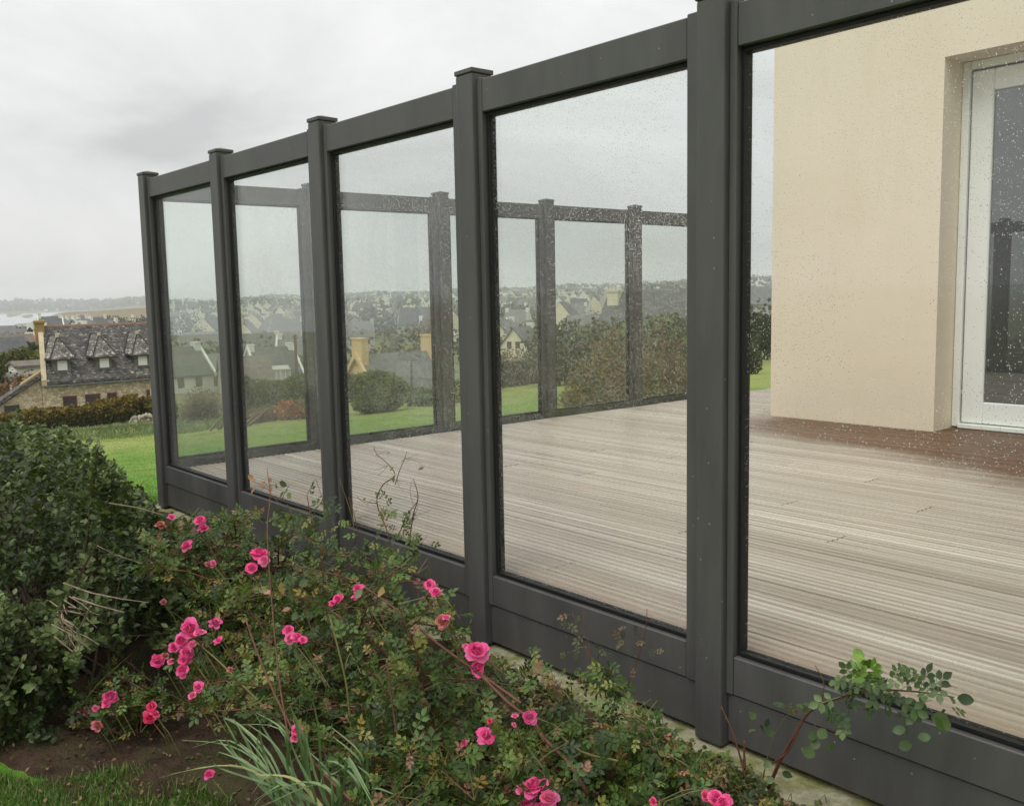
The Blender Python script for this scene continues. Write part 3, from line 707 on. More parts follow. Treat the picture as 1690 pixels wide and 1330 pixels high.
P_(490, 557, 170, -4, 6.5, 7, 3.0, M_pw, M_roofs[1], 'two storey white house with dormers beside the tall pole', verge=M_pw, name='gabled_house')
P_(402, 591, 125, 8, 6, 7, 3.2, M_pg, M_roofs[2], 'low grey house with brownish roof left of the white conservatory house', chim=(0, 0))
P_(292, 576, 128, 30, 6.0, 6.5, 3.2, M_pw, M_roofs[0], 'white house tucked behind the right gable of the stone cottage', chim=(0, 1), verge=M_pw)
P_(346, 549, 230, 12, 14, 9, 4.5, M_pg, M_roofs[1], 'wide grey roofed house beside dark trees above the bare shrub', chim=(1, 0))
P_(352, 587, 140, 25, 5.5, 5.5, 2.6, M_pw, M_roofs[1], 'small white house with hipped dormer among hedges', chim=(0, 0))
P_(300, 566, 260, 6, 8, 5, 1.2, M_pw, M_roofs[1], 'long low white building behind the cottage gable', chim=(0, 0), wins=False)
P_(459, 528, 330, 55, 12, 11, 5, M_pc, M_roofs[2], 'cream gabled hotel with a row of windows in the middle of the town', chim=(1, 0), name='hotel')
P_(417, 552, 240, 8, 12, 8, 3.8, M_pg, M_roofs[0], 'grey slate roofed house with cream chimneys above the conservatory house', verge=M_pc)
P_(862, 541, 165, 72, 10, 8.5, 5.2, M_pc, M_roofs[0], 'cream gabled house with two small windows above the far hedge', chim=(0, 1), name='gabled_house', gwin=((-.75, 1.9, .8, 1.15, -1), (.75, 1.9, .8, 1.15, -1), (2.2, -.1, 1.2, .9, -1), (-.75, 1.9, .8, 1.15, 1), (.75, 1.9, .8, 1.15, 1), (-2.2, -.1, 1.2, .9, 1)))
P_(833, 529, 215, 66, 9, 7.5, 4.4, M_pc, M_roofs[1], 'cream house with bay windows left of the twin-windowed gable house', chim=(0, 1), name='gabled_house')
P_(808, 528, 240, 20, 9, 8, 4.2, M_pg, M_roofs[1], 'pale house with long white verge half hidden by the fence post', chim=(1, 0), verge=M_pw)
P_(871, 531, 205, 80, 9, 6.6, 3.8, M_pc, M_roofs[0], 'small cream gable peeping over the twin-windowed house', chim=(0, 0))
P_(1106, 483, 62, -20, 8.0, 8, 4.4, M_pc, M_roofs[0], 'near house with large dark slate roof and cream gable chimney behind the trees', chim=(2, 0), verge=None, name='gabled_house', chh=.12)
P_(962, 522, 190, 4, 6.0, 6, 2.6, M_pc, M_roofs[1], 'low cream house at the foot of the large dark roof', chim=(0, 0))
P_(22, 554, 200, 10, 6.2, 7, 2.8, M_pg, M_roofs[2], 'grey roofed house left of the cottage chimney', chim=(0, 0))
P_(40, 555, 205, -35, 4.8, 4.5, 2.2, M_pc, M_orange, 'little house with bright orange tiled roof beside the cottage chimney', chim=(0, 0))
P_(2, 560, 150, 20, 5.5, 6, 2.6, M_pw, M_roofs[0], 'dark roofed house at the left edge of the view above the hedges', chim=(0, 0))
P_(8, 539, 320, 25, 9.0, 8, 3.4, M_pg, M_roofs[1], 'pale gable house with grey roof farther left beyond the orange roof', chim=(0, 1))
P_(46, 599, 104, 14, 2.8, 3.2, .35, M_pw, M_roofs[2], 'small white flat roofed outbuilding left of the cottage chimney', 'outbuilding', chim=(0, 0))
P_(24, 619, 96, 14, .8, .9, .2, M_pg, M_roofs[1], 'low shed with pale grey roof left of the outbuilding', 'shed', chim=(0, 0), wins=False, name='shed')
for i, (u, v, wl, lb) in enumerate(((82, 527, M_pw, 'white house with two chimneys directly right of the cottage chimney'), (96, 531, M_pg, 'dark roofed house between two white chimneys over the cottage roof'),
        (116, 532, M_pw, 'long dark roof with white end chimney over the cottage ridge'), (136, 531, M_pc, 'house with a cream chimney over the first dormer'),
        (158, 528, M_pw, 'white walled house over the middle of the cottage ridge'), (178, 533, M_pw, 'low white bungalow row over the second dormer'),
        (206, 534, M_pw, 'small white house below the dark trees over the cottage ridge'), (233, 529, M_pw, 'white gabled house beside the first fence post over the cottage ridge'))):
    P_(u, v-3, 300+15*(i % 3), 6+9*(i % 4), 6.0 if i != 5 else 9, 6, 2.6, wl, M_roofs[i % 2], lb, chim=(1, 1) if i not in (5,) else (0, 0), verge=M_pw if i in (0, 7) else None, chh=1.1)
P_(36, 540, 330, 60, 6, 6, 3.2, M_pw, M_roofs[1], 'white gable just left of the cottage chimney', chim=(0, 1))

# conservatory lean-to of the white gabled house: a small greenhouse of its own
p, g = spot(458, 604, 146)
t = empty('conservatory', (p[0], p[1], p[2]-2.6), 'pale glazed conservatory in front of the white gabled house', 'conservatory', None, az_of(458)+R(5))
m = MB(); m.prism([(-1.2, 0), (1.2, 0), (1.2, 2.6), (-1.2, 2.1)], 0, -1.7, 1.7); m.build('glazing', M_pg, t)
for i in range(6):
    m = MB(); x = -1.7+i*.68; m.box(x-.05, x+.05, -1.27, -1.205, 0, 2.1); m.build('glazing_bar', M_pw, t)
m = MB(); m.box(-1.8, 1.8, -1.35, -1.2, 2.1, 2.3); m.build('gutter', M_pw, t)

# --- the town: individual small houses, then the far scatter as one mass
hm = {}
def proto(kind):
    if kind in hm: return hm[kind]
    wl, rf, Ln, Wd, he, hr, ch = kind
    m = MB(); a, b = Ln/2, Wd/2
    m.prism([(-b, -1.5), (b, -1.5), (b, he), (0, he+hr), (-b, he)], 0, -a, a); w = m.mesh('wall', wl)
    m = MB(); sl = hr/b
    for s_ in (-1, 1):
        m.prism([(s_*(b+.25), he-.25*sl+.02), (0, he+hr+.02), (0, he+hr+.25), (s_*(b+.25), he-.25*sl+.25)], 0, -a+.15, a-.15)
    r_ = m.mesh('roof', rf)
    cs = []
    for sx, on in ((-1, ch[0]), (1, ch[1])):
        if on:
            m = MB(); x0 = sx*a-(.9 if sx > 0 else 0); m.box(x0, x0+.9, -.7, .7, he+hr-1.2, he+hr+.8); cs.append(m.mesh('chimney', wl))
    m = MB(); m.box(-.5, .5, -b-.05, -b+.05, he-1.8, he-.5); wn_ = m.mesh('window', M_win)
    hm[kind] = (w, r_, cs, wn_, Ln); return hm[kind]
kinds = []
for wl in (M_pw, M_pc, M_pw, M_pw, M_pg):
    for rf in M_roofs[:2]:
        for (Ln, Wd, he, hr) in ((9, 7.5, 4.4, 4.4), (12, 8, 5.4, 4.6), (7.5, 7, 3.6, 3.8)):
            for ch in ((1, 1), (0, 1)): kinds.append((wl, rf, Ln, Wd, he, hr, ch))
kword = {M_pw.name: 'white', M_pc.name: 'cream', M_pg.name: 'grey'}
panes = [(0, 262, 'left of the fence'), (262, 352, 'behind the first pane'), (380, 504, 'behind the second pane'), (552, 745, 'behind the third pane'),
         (812, 1131, 'behind the fourth pane'), (1231, 1270, 'beside the cream wall')]
taken = [tuple(o_.location[:2]) for o_ in C.objects if o_.parent is None and o_.get('category') in ('house', 'hotel')]; count = 0; tries = 0
while count < 240 and tries < 9000:
    tries += 1
    pn = panes[rng.choice(6, p=[.06, .13, .22, .26, .28, .05])]
    u = rng.uniform(pn[0], pn[1]); r = 245*(1150/245)**rng.uniform(0, 1)**1.1
    if pn[0] == 0 and not (230 < r < 520): continue
    if pn[0] == 262 and r > 900: continue
    if pn[0] == 1231 and r < 260: continue
    az = az_of(u); x, y_ = CAM[0]-math.sin(az)*r, CAM[1]+math.cos(az)*r
    if any((x-q[0])**2+(y_-q[1])**2 < 14**2 for q in taken): continue
    taken.append((x, y_)); count += 1
    kd = kinds[rng.integers(len(kinds))]; w, r_, cs, wn_, Ln = proto(kd)
    row_ = 'low in the valley' if r < 300 else 'halfway up the town' if r < 560 else 'high on the hazy slope'
    turn = rng.uniform(-25, 25) if rng.random() < .35 else 90+rng.uniform(-25, 25)
    face_ = 'long roof side' if abs(turn) < 30 else 'gable'
    third = ('left', 'middle', 'right')[min(2, int(3*(u-pn[0])/(pn[1]-pn[0])))]
    nch = 'two-chimney' if len(cs) == 2 else 'one-chimney'; where = {0: 'gap before fence', 262: 'first pane', 380: 'second pane', 552: 'third pane', 812: 'fourth pane', 1231: 'gap beside wall'}[pn[0]]
    lab = f"{kword[kd[0].name]} {nch} house {row_}, {'gable on' if face_ == 'gable' else 'side on'}, {third} third of {where}"
    t = empty('town_house', (x, y_, float(gz(x, y_))), lab, 'house', 'houses of the town in the valley', az+R(turn))
    link('wall', w, t); link('roof', r_, t)
    for c in cs: link('chimney', c, t)
    if r < 600:
        for i in (-1, 1): link('window', wn_, t, (i*Ln*.27, 0, 0))
m = MB()
for i in range(900):
    u = rng.uniform(262, 1290) if i < 640 else rng.uniform(-80, 262)
    r = rng.uniform(900, 2100) if i < 640 else rng.uniform(2950, 3650)
    if i < 640 and u < 352 and r > 1000: r = rng.uniform(2950, 3550)
    az = az_of(u); x, y_ = CAM[0]-math.sin(az)*r, CAM[1]+math.cos(az)*r; g = float(gz(x, y_))
    a_ = rng.uniform(0, math.pi); c_, s_ = math.cos(a_), math.sin(a_); L2, W2, he, hr = rng.uniform(4, 6), 3.8, rng.uniform(3, 5.0), rng.uniform(3, 4.2)
    T = lambda px, py, pz: (x+px*c_-py*s_, y_+px*s_+py*c_, g+pz)
    b = len(m.v)
    m.v += [T(-L2,-W2,-1),T(L2,-W2,-1),T(L2,W2,-1),T(-L2,W2,-1),T(-L2,-W2,he),T(L2,-W2,he),T(L2,W2,he),T(-L2,W2,he),T(-L2,0,he+hr),T(L2,0,he+hr)]
    wl = 0 if rng.random() < .75 else 1
    for q, mi in (((0,1,5,4),wl),((2,3,7,6),wl),((1,2,6,9,5),wl),((3,0,4,8,7),wl),((4,5,9,8),2),((6,7,8,9),2)): m.f.append(tuple(b+k_ for k_ in q)); m.m.append(mi)
o = m.build('distant_houses', [M_pw, M_pc, M_roofs[0]]); o['kind'] = 'stuff'

# ------------------------------------------------------------------ foliage tools
def unit(v): return v/np.maximum(np.linalg.norm(v, axis=-1, keepdims=True), 1e-9)
def rdir(n): return unit(rng.normal(size=(n, 3)))
LEAF_V = np.array([(0,0,0),(-.26,.28,.05),(-.30,.62,.06),(0,1,-.03),(.30,.62,.06),(.26,.28,.05),(0,.3,-.03),(0,.65,-.05)], float)
LEAF_T = np.array([(0,6,1),(0,5,6),(7,3,2),(7,4,3)]); LEAF_Q = np.array([(6,7,2,1),(6,5,4,7)])
CARD_V = np.array([(0,0,0),(-.42,.5,.08),(0,1,0),(.42,.5,.08)], float)
CARD_T = np.zeros((0,3), int); CARD_Q = np.array([(0,3,2,1)])
def compound(asp=.95, sc=1.0):
    V, T, Q = [], [], []
    def add(o, ang, s):
        s = s*sc; b = len(V); c, sn = math.cos(ang), math.sin(ang)
        for x, y, z in LEAF_V:
            x, y = x*asp*s, y*s; V.append((o[0]+x*c-y*sn, o[1]+x*sn+y*c, o[2]+z*s - 0.10*abs(sn)*y))
        T.extend([tuple(b+i for i in t) for t in LEAF_T]); Q.extend([tuple(b+i for i in q) for q in LEAF_Q])
    add((0, .66, 0), 0, .37)
    for y, s in ((.56, .33), (.27, .28)):
        add((.02, y, 0), -1.05, s); add((-.02, y, 0), 1.05, s)
    b = len(V); V.extend([(-.012, 0, 0), (.012, 0, 0), (.012, .68, 0.0), (-.012, .68, 0.0)]); Q.append((b, b+1, b+2, b+3))
    return np.array(V), np.array(T), np.array(Q)
def round_leaf(asp, sc):
    return compound(asp, sc)
COMP = compound(); COMPR = compound(1.12, 1.0); LEAF = (LEAF_V, LEAF_T, LEAF_Q); CARD = (CARD_V, CARD_T, CARD_Q)
def round_leaf(asp):
    rows = [(.10, .17), (.28, .30), (.50, .335), (.72, .27), (.88, .14)]
    V = [(0, 0, 0)]
    for t, w in rows: V += [(-w*asp, t, .05+.02*math.sin(t*9)), (0, t, -.02*math.sin(t*3)), (w*asp, t, .05+.02*math.sin(t*8+1))]
    V.append((0, 1, -.05)); n = len(rows)
    T = [(0, 2, 1), (0, 3, 2), (3*n+1, 3*n-2, 3*n-1), (3*n+1, 3*n-1, 3*n)]; Q = []
    for i in range(n-1):
        a = 1+3*i; Q += [(a, a+1, a+4, a+3), (a+1, a+2, a+5, a+4)]
    return np.array(V, float), np.array(T), np.array(Q)
def frames(d, n):
    """columns x,y(=d),z from a direction and a rough normal"""
    y = unit(d); x = unit(np.cross(y, n)); z = np.cross(x, y); return np.stack([x, y, z], -1)
def scatter(tpl, P, B, size, aspect=1.0):
    V, T, Q = tpl; N = len(P)
    s = (size if hasattr(size, '__len__') else np.full(N, size))
    Vs = V[None]*np.stack([s*aspect, s, s], -1)[:, None, :]
    W_ = np.einsum('nij,nkj->nki', B, Vs) + P[:, None, :]
    off = (np.arange(N)*len(V))[:, None, None]
    F = []
    if len(T): F.append((T[None]+off).reshape(-1, 3))
    if len(Q): F.append((Q[None]+off).reshape(-1, 4))
    return W_.reshape(-1, 3), F, len(V)
def cols(N, palette, jit=0.18, clump=None, nv=1):
    pal = np.array([srgb(*c)[:3] for c in palette]); w = rng.integers(0, len(pal), N)
    if clump is not None: w = np.clip((clump*len(pal)+rng.normal(0, .7, N)).astype(int), 0, len(pal)-1)
    c = pal[w]*(1+rng.normal(0, jit, (N, 1))); return np.repeat(np.clip(c, .004, .9), nv, 0)
def foliage(name, parent, P, B, size, palette, mat, tpl=CARD, aspect=1.0, clump=None, kind='stuff', jit=.18):
    W_, F, nv = scatter(tpl, P, B, size, aspect)
    o = link(name, np_mesh(name, W_, F, mat, None, cols(len(P), palette, jit, clump, nv)), parent)
    if kind: o['kind'] = kind
    return o
def fbm(P, s):
    return np.array([mnoise.noise(Vector(p)*s) for p in P])
def crown_pts(N, c, rad, lump=0.25, s=1.2, inner=0.35, seed=0.0, flat=-1.0):
    d = rdir(N); q = np.array(rad)
    k_ = np.array([mnoise.noise(Vector(v)*s*2+Vector((seed, 1.3*seed, 0))) + .5*mnoise.noise(Vector(v)*s*5+Vector((seed, 0, 0))) for v in d])
    rr = 1 + lump*k_*1.6
    sh = np.where(rng.random(N) < inner, rng.uniform(.5, .95, N), rng.uniform(.9, 1.06, N))
    P = d*q*rr[:, None]*sh[:, None]; keep = P[:, 2] > flat*q[2]
    return P[keep]+np.array(c), unit(d/q)[keep], k_[keep]
def bush(name, label, cat, base, blobs, N, size, palette, group=None, mat=None, lump=.25, s=1.2, aspect=1.0, stem=None, tpl=CARD, byz=None):
    """base world point; blobs [(dx,dy,dz,rx,ry,rz)]"""
    t = empty(name, tuple(base), label, cat, group)
    Ps, Ns, Ks = [], [], []
    tot = sum(b[3]*b[5] for b in blobs)
    for i, b in enumerate(blobs):
        p, n, k_ = crown_pts(int(N*b[3]*b[5]/tot), b[:3], b[3:], lump, s, seed=i*3.1+len(label)*.37)
        Ps.append(p); Ns.append(n); Ks.append(k_)
    P, n, k_ = np.concatenate(Ps), np.concatenate(Ns), np.concatenate(Ks)
    d = unit(rdir(len(P))+n*.6+np.array([0, 0, .25])); B = frames(d, n+rdir(len(P))*.7)
    foliage('crown' if stem else 'foliage', t, P, B, size*rng.uniform(.6, 1.3, len(P)), palette, mat or M_far, tpl, aspect, .5+k_*.9 if byz is None else np.concatenate([np.full(len(p), 0.) for p in Ps])+byz(np.concatenate([(p[:, 2]-b[2])/b[5] for p, b in zip(Ps, blobs)]), k_))
    if stem:
        m = MB(); m.tube([(0, 0, -.4), (0.05*stem[1], 0, stem[1]*.5), (0, .05*stem[1], stem[1])], [stem[0], stem[0]*.8, stem[0]*.5]); m.build('trunk', M_bark, t)
        for j in range(4):
            a = j*1.7; b = blobs[j % len(blobs)]
            m = MB(); m.tube([(0, 0, stem[1]*.6), (b[0]*.5+math.cos(a)*.3, b[1]*.5+math.sin(a)*.3, (stem[1]*.6+b[2])/2), (b[0]+math.cos(a)*b[3]*.4, b[1]+math.sin(a)*b[4]*.4, b[2])], [stem[0]*.5, stem[0]*.35, stem[0]*.15]); m.build('limb', M_bark, t)
    return t
def ground_at(u, r):
    az = az_of(u); x, y = CAM[0]-math.sin(az)*r, CAM[1]+math.cos(az)*r
    return np.array([x, y, float(gz(x, y))])
def zat(u, v, r): return float(at_r(u, v, r)[2])
def hedge(name, label, pts, width, N, size, palette, tops=None, group=None):
    """pts: [(u, r, v_top)] along the hedge"""
    G = [ground_at(u, r) for u, r, v in pts]; H_ = [zat(u, v, r) for u, r, v in pts]
    base = G[0]; t = empty(name, tuple(base), label, 'hedge', group)
    n = N; k_ = rng.uniform(0, len(pts)-1, n); i = np.minimum(k_.astype(int), len(pts)-2); f = (k_-i)[:, None]
    G = np.array(G); H_ = np.array(H_)
    A = G[i]*(1-f)+G[i+1]*f; top = H_[i]*(1-f[:, 0])+H_[i+1]*f[:, 0]
    dr = unit((G[i+1]-G[i])*np.array([1, 1, 0])); sd_ = np.stack([-dr[:, 1], dr[:, 0], 0*dr[:, 0]], -1)
    ang = rng.uniform(0, math.pi, n); sh = np.where(rng.random(n) < .3, rng.uniform(.5, .95, n), rng.uniform(.93, 1.05, n))
    sq = lambda c: np.sign(c)*np.abs(c)**.5
    lump = 1+.16*fbm(A, .9)+.10*fbm(A+np.stack([ang, ang, ang], -1), 2.1)
    off = sq(np.cos(ang))*width/2*sh*lump; hh = (top-A[:, 2])*sq(np.sin(ang))*sh*lump
    P = A+sd_*off[:, None]; P[:, 2] = A[:, 2]+hh
    nrm = unit(sd_*np.cos(ang)[:, None]+np.array([0, 0, 1])*np.sin(ang)[:, None])
    d = unit(rdir(n)+nrm*.7); B = frames(d, nrm+rdir(n)*.7)
    hq = np.clip((hh/np.maximum(top-A[:, 2], .2)), 0, 1)
    cl = tops(hq) if tops else None
    foliage('foliage', t, P-base, B, size*rng.uniform(.6, 1.3, n), palette, M_far, CARD, 1.0, cl)
    return t
GREENL = [(62,72,42),(76,88,50),(92,104,60),(108,118,72)]
GREEN = [(44,54,30),(56,68,36),(70,82,44),(86,98,54)]
DKG = [(34,44,30),(44,56,36),(56,66,42),(70,80,48)]

# ------------------------------------------------------------------ middle distance planting
hedge('clipped_hedge', 'long hedge with golden brown tips in front of the stone cottage', [(-60, 60, 698), (0, 60, 688), (100, 60, 676), (170, 60, 669), (215, 60, 661), (262, 61, 657)], 2.2, 30000, .19,
      [(38,46,24),(48,56,28),(68,66,32),(98,86,40),(118,100,48)], lambda h: .15+.75*h**1.6)
hedge('clipped_hedge', 'dark hedge behind the brush pile and orange flowers', [(385, 49, 633), (430, 49, 630), (470, 49, 627), (530, 49, 624)], 1.6, 14000, .13, GREENL)
hedge('clipped_hedge', 'dark green hedge behind the round clipped bush', [(540, 55, 621), (600, 55, 620), (655, 55, 626), (676, 55, 646), (708, 55, 648), (716, 55, 632), (760, 55, 630)], 1.3, 16000, .13, GREENL)
hedge('clipped_hedge', 'long dark hedge at the far edge of the lawn below the cream gables', [(800, 51, 600), (850, 51, 597), (900, 51, 596), (960, 52, 592), (1000, 52, 590)], 1.5, 16000, .15, DKG)
hedge('clipped_hedge', 'tall dark hedge beyond the lawn beside the cream house wall', [(1150, 54, 540), (1200, 54, 532), (1235, 54, 528), (1290, 54, 524)], 1.8, 14000, .17, DKG)
hedge('clipped_hedge', 'dark hedge bank below the grey roof at the left edge', [(-40, 118, 600), (10, 118, 598), (60, 120, 585), (75, 121, 586)], 5, 6000, .5, DKG)
hedge('clipped_hedge', 'yellow green hedge beside the stone cottage chimney', [(-40, 108, 590), (10, 108, 588), (58, 108, 586)], 2.5, 5000, .4, [(70,78,34),(96,100,44),(120,118,54)])
hedge('clipped_hedge', 'dark tall hedge under the orange tiled roof', [(18, 170, 575), (40, 170, 573), (66, 170, 574)], 4, 4000, .6, DKG)

g = ground_at(617, 30.0)
rb = (zat(617, 616, 30)-g[2])
bush('round_bush', 'large round clipped bush standing on the lawn', 'bush', g, [(0, 0, rb*.50, .86, .86, rb*.52), (.1, -.1, rb*.3, .72, .72, rb*.34)], 18000, .065, [(52,64,34),(66,80,40),(82,96,48),(104,116,62)], lump=.10, s=1.5)
g = ground_at(693, 33)
bush('low_shrub', 'low grey green shrub right of the round bush', 'shrub', g, [(-.3, 0, .22, .4, .4, .3), (.25, .1, .18, .35, .35, .25)], 1800, .09, [(60,78,58),(84,104,76),(104,122,92)])
def twiggy(name, label, cat, base, rx, rz, N, pal, ln=.5, rad=.006, leafN=0, lpal=None):
    t = empty(name, tuple(base), label, cat)
    m = MB()
    for i in range(N):
        a = rng.uniform(0, 2*math.pi); q = math.sqrt(rng.uniform(0, 1))
        p0 = np.array([math.cos(a)*q*rx*.5, math.sin(a)*q*rx*.5, rng.uniform(-.05, rz*.5)])
        d = unit(np.array([math.cos(a)*rng.uniform(.2, 1)*rx, math.sin(a)*rng.uniform(.2, 1)*rx, rng.uniform(.1, 1)*rz])+rng.normal(0, .35, 3))
        l_ = ln*rng.uniform(.5, 1.4)
        pts = [p0, p0+d*l_*.5+rng.normal(0, .04, 3), p0+d*l_+rng.normal(0, .08, 3)+np.array([0, 0, -.1*l_])]
        m.tube(pts, [rad, rad*.7, rad*.3], 3)
    o = m.build('twigs', M_twig if pal is None else pal, t); o['kind'] = 'stuff'
    if leafN:
        p, n, k_ = crown_pts(leafN, (0, 0, rz*.45), (rx, rx, rz*.55), .3, 1.5, .6, seed=2.2)
        B = frames(unit(rdir(len(p))+n*.3), n+rdir(len(p)))
        foliage('foliage', t, p, B, ln*.13*rng.uniform(.5, 1.3, len(p)), lpal, M_far)
    return t
M_twigm = rough_mat('mid_brown_twigs', srgb(104, 88, 70), srgb(152, 132, 108), 4, .9, 0)
M_brown = rough_mat('brown_twigs', srgb(92, 76, 60), srgb(132, 112, 90), 4, .9, 0)
g = ground_at(322, 45)
twiggy('bare_shrub', 'large bare brown shrub on the slope behind the first pane', 'shrub', g, .80, 1.75, 2000, M_brown, .7, .012, 1800, [(84,72,54),(104,88,66),(92,90,60)])
g = ground_at(424, 36)
twiggy('brush_pile', 'heap of cut brown brushwood lying on the lawn', 'brush pile', g, .80, .42, 1500, M_twigm, .5, .010, 700, [(96,80,60),(112,96,72)])
g = ground_at(356, 33)
t = empty('fallen_branch', tuple(g), 'pale fallen branches lying between the bare shrub and the brush pile', 'branches')
for i in range(9):
    a = rng.uniform(-.6, .9); p = np.array([rng.uniform(-.6, .7), rng.uniform(-.6, .7), .1])
    m = MB(); m.tube([p, p+np.array([math.cos(a)*.5, math.sin(a)*.5, .35+.1*i/9]), p+np.array([math.cos(a)*1.0, math.sin(a)*1.1, .5+.4*rng.random()])], [.05, .035, .012], 5); m.build('branch', M_twig, t)
for u, r, rx, h, pal, nm, lab in ((466, 35.5, .42, .62, [(190,116,56),(204,132,64),(168,100,50),(110,100,60)], 'orange_shrub', 'orange flowering shrub in front of the dark hedge'),
        (498, 36, .45, .62, [(96,100,76),(120,122,96),(84,92,66)], 'grey_leaved_plant', 'tall grey leaved plant right of the orange shrub'),
        (446, 37, .4, .5, [(124,118,80),(100,104,62)], 'withered_plant', 'withered tan plant between brush pile and orange shrub'),
        (1233, 34, .35, 1.0, [(50,60,36),(70,80,48)], 'young_shrub', 'thin young shrub on the lawn right of the last post'),
        (735, 38, .5, .6, [(110,108,60),(130,124,70)], 'yellow_green_plant', 'yellow green plant at the far edge of the lawn behind the fence post')):
    g = ground_at(u, r); bush(nm, lab, 'plant', g, [(0, 0, h*.5, rx, rx, h*.6), (rx*.5, .2, h*.4, rx*.6, rx*.6, h*.5)], 1800, .10, pal, lump=.35)
# mixed shrub behind the right end of the side fence
hz_ = lambda q, k_: .34+.40*q+k_*.7
def blob_at(u, vtop, r, rx, g0): 
    p = at_r(u, vtop, r); h = p[2]-g0[2]; return (p[0]-g0[0], p[1]-g0[1], h*.55, rx, rx, h*.47)
g = ground_at(1000, 13.0)
bush('mixed_shrub', 'tall mixed shrub with russet tips and green base beyond the side fence', 'shrub', g,
     [blob_at(1012, 574, 13.2, .36, g), blob_at(1045, 590, 13.4, .34, g), blob_at(970, 612, 13.0, .30, g), blob_at(945, 648, 12.7, .22, g), blob_at(1000, 625, 12.6, .34, g), blob_at(1040, 630, 12.8, .34, g)], 20000, .05,
     [(66,78,40),(84,98,50),(104,112,58),(116,100,60),(126,96,64)], lump=.4, s=1.8, aspect=.7, byz=hz_)
g = ground_at(1105, 12.5)
bush('mixed_shrub', 'green shrub with dark red crown beside the last visible side post', 'shrub', g,
     [blob_at(1098, 572, 12.6, .30, g), blob_at(1125, 590, 12.8, .34, g), blob_at(1085, 615, 12.3, .28, g), blob_at(1120, 625, 12.2, .34, g)], 14000, .05,
     [(70,84,44),(96,112,56),(112,122,66),(104,82,54),(104,68,56)], lump=.4, s=1.8, aspect=.7, byz=hz_)
for i, (u, v, r, w, pal, lab) in enumerate(((822, 578, 90, 1.2, [(96,86,60),(120,104,72),(104,100,62)], 'brown hedge bush under the cream bay windowed house'),
        (848, 579, 92, 1.3, [(104,88,62),(126,104,74),(92,92,58)], 'brown scrubby bush right below the twin windowed gable'), (875, 580, 92, 1.3, [(110,92,66),(96,94,60)], 'tan scrubby bush beside the fence post below the twin windowed gable'),
        (902, 578, 92, 1.2, [(100,88,62),(84,84,54)], 'brown bush right of the fence post at the lawn edge'), (925, 575, 90, 1.3, [(104,98,62),(84,90,54)], 'olive bush below the low cream house'))):
    g = ground_at(u, r); h = max(zat(u, v, r)-g[2], 1.0); bush('scrub_bush', lab, 'bush', g, [(0, 0, h*.5, w, w, h*.5), (w, .3, h*.4, w*.8, w*.8, h*.42)], 1500, .2, pal, 'scrub beyond the far hedge', lump=.4)
# trees behind
for i, (u, r, v, w, pal, lab) in enumerate((
        (945, 47, 532, 2.0, DKG, 'dark round tree left of the large slate roof, behind the hedge'),
        (1000, 46, 540, 1.8, GREEN, 'mid green tree in front of the large dark roof'),
        (1040, 48, 534, 1.7, DKG, 'dark tree under the large dark roof beside the side post'),
        (1078, 45, 527, 1.4, [(64,78,46),(84,98,60),(104,116,76)], 'pale green pointed tree in front of the large dark roof'),
        (1112, 45, 530, 1.6, GREEN, 'green tree at the right of the pale pointed tree'),
        (1160, 46, 525, 1.8, DKG, 'dark tree hidden partly by the last front post'))):
    g = ground_at(u, r); h = zat(u, v, r)-g[2]
    bush('garden_tree', lab, 'tree', g, [(0, 0, h*.62, w, w, h*.38), (w*.5, .3, h*.5, w*.7, w*.7, h*.32), (-w*.5, -.2, h*.48, w*.7, w*.7, h*.32), (0, 0, h*.25, w*.9, w*.9, h*.25)], 3200, .26, pal, 'trees at the far edge of the garden', lump=.35, stem=(.12, h*.6))
# dark big trees in the town
tw = [(325, 300, 515, 9, 'broad dark blue green tree in the town above the bare shrub'), (345, 320, 522, 6, 'dark tree right of the broad dark tree above the bare shrub'),
      (306, 280, 530, 6, 'dark tree below the broad dark tree by the cottage gable'), (424, 900, 490, 16, 'tall grey green tree against the skyline behind the second pane'),
      (610, 330, 507, 7, 'grey green tree over the left chimney of the stone gable house'), (675, 420, 500, 10, 'broad dark tree over the stone gable house roof'),
      (585, 260, 518, 6, 'dark tree behind the left chimney of the stone gable house'), (640, 300, 524, 5, 'low tree between the two chimneys of the stone gable house'),
      (840, 300, 500, 8, 'dark tree mass over the cream gabled houses'), (866, 310, 503, 7, 'second dark tree over the cream gabled houses'),
      (700, 240, 528, 4, 'rust brown tree near the right chimney of the stone gable house'), (1072, 700, 470, 11, 'far tree on the skyline right of the cream chimney'),
      (1110, 720, 465, 13, 'broad far tree on the skyline beside the last post'), (1045, 700, 474, 9, 'small far tree on the skyline by the cream chimney'),
      (185, 520, 524, 6, 'dark tree above the cottage ridge'), (222, 300, 527, 5, 'dark pine by the white houses over the cottage ridge'), (236, 310, 525, 4, 'round dark tree left of the first fence post'),
      (45, 250, 548, 4, 'dark bushy tree beside the cottage chimney'), (4, 230, 552, 4, 'dark tree at the left edge below the pale gable house'), (28, 128, 606, 3, 'dark green tree above the white roofed shed'),
      (22, 86, 622, 2.0, 'rust coloured bush over the lean-to roof'), (500, 160, 590, 3, 'leafless grey tree before the two storey white house'), (388, 170, 572, 3, 'dark hedge tree left of the conservatory house')]
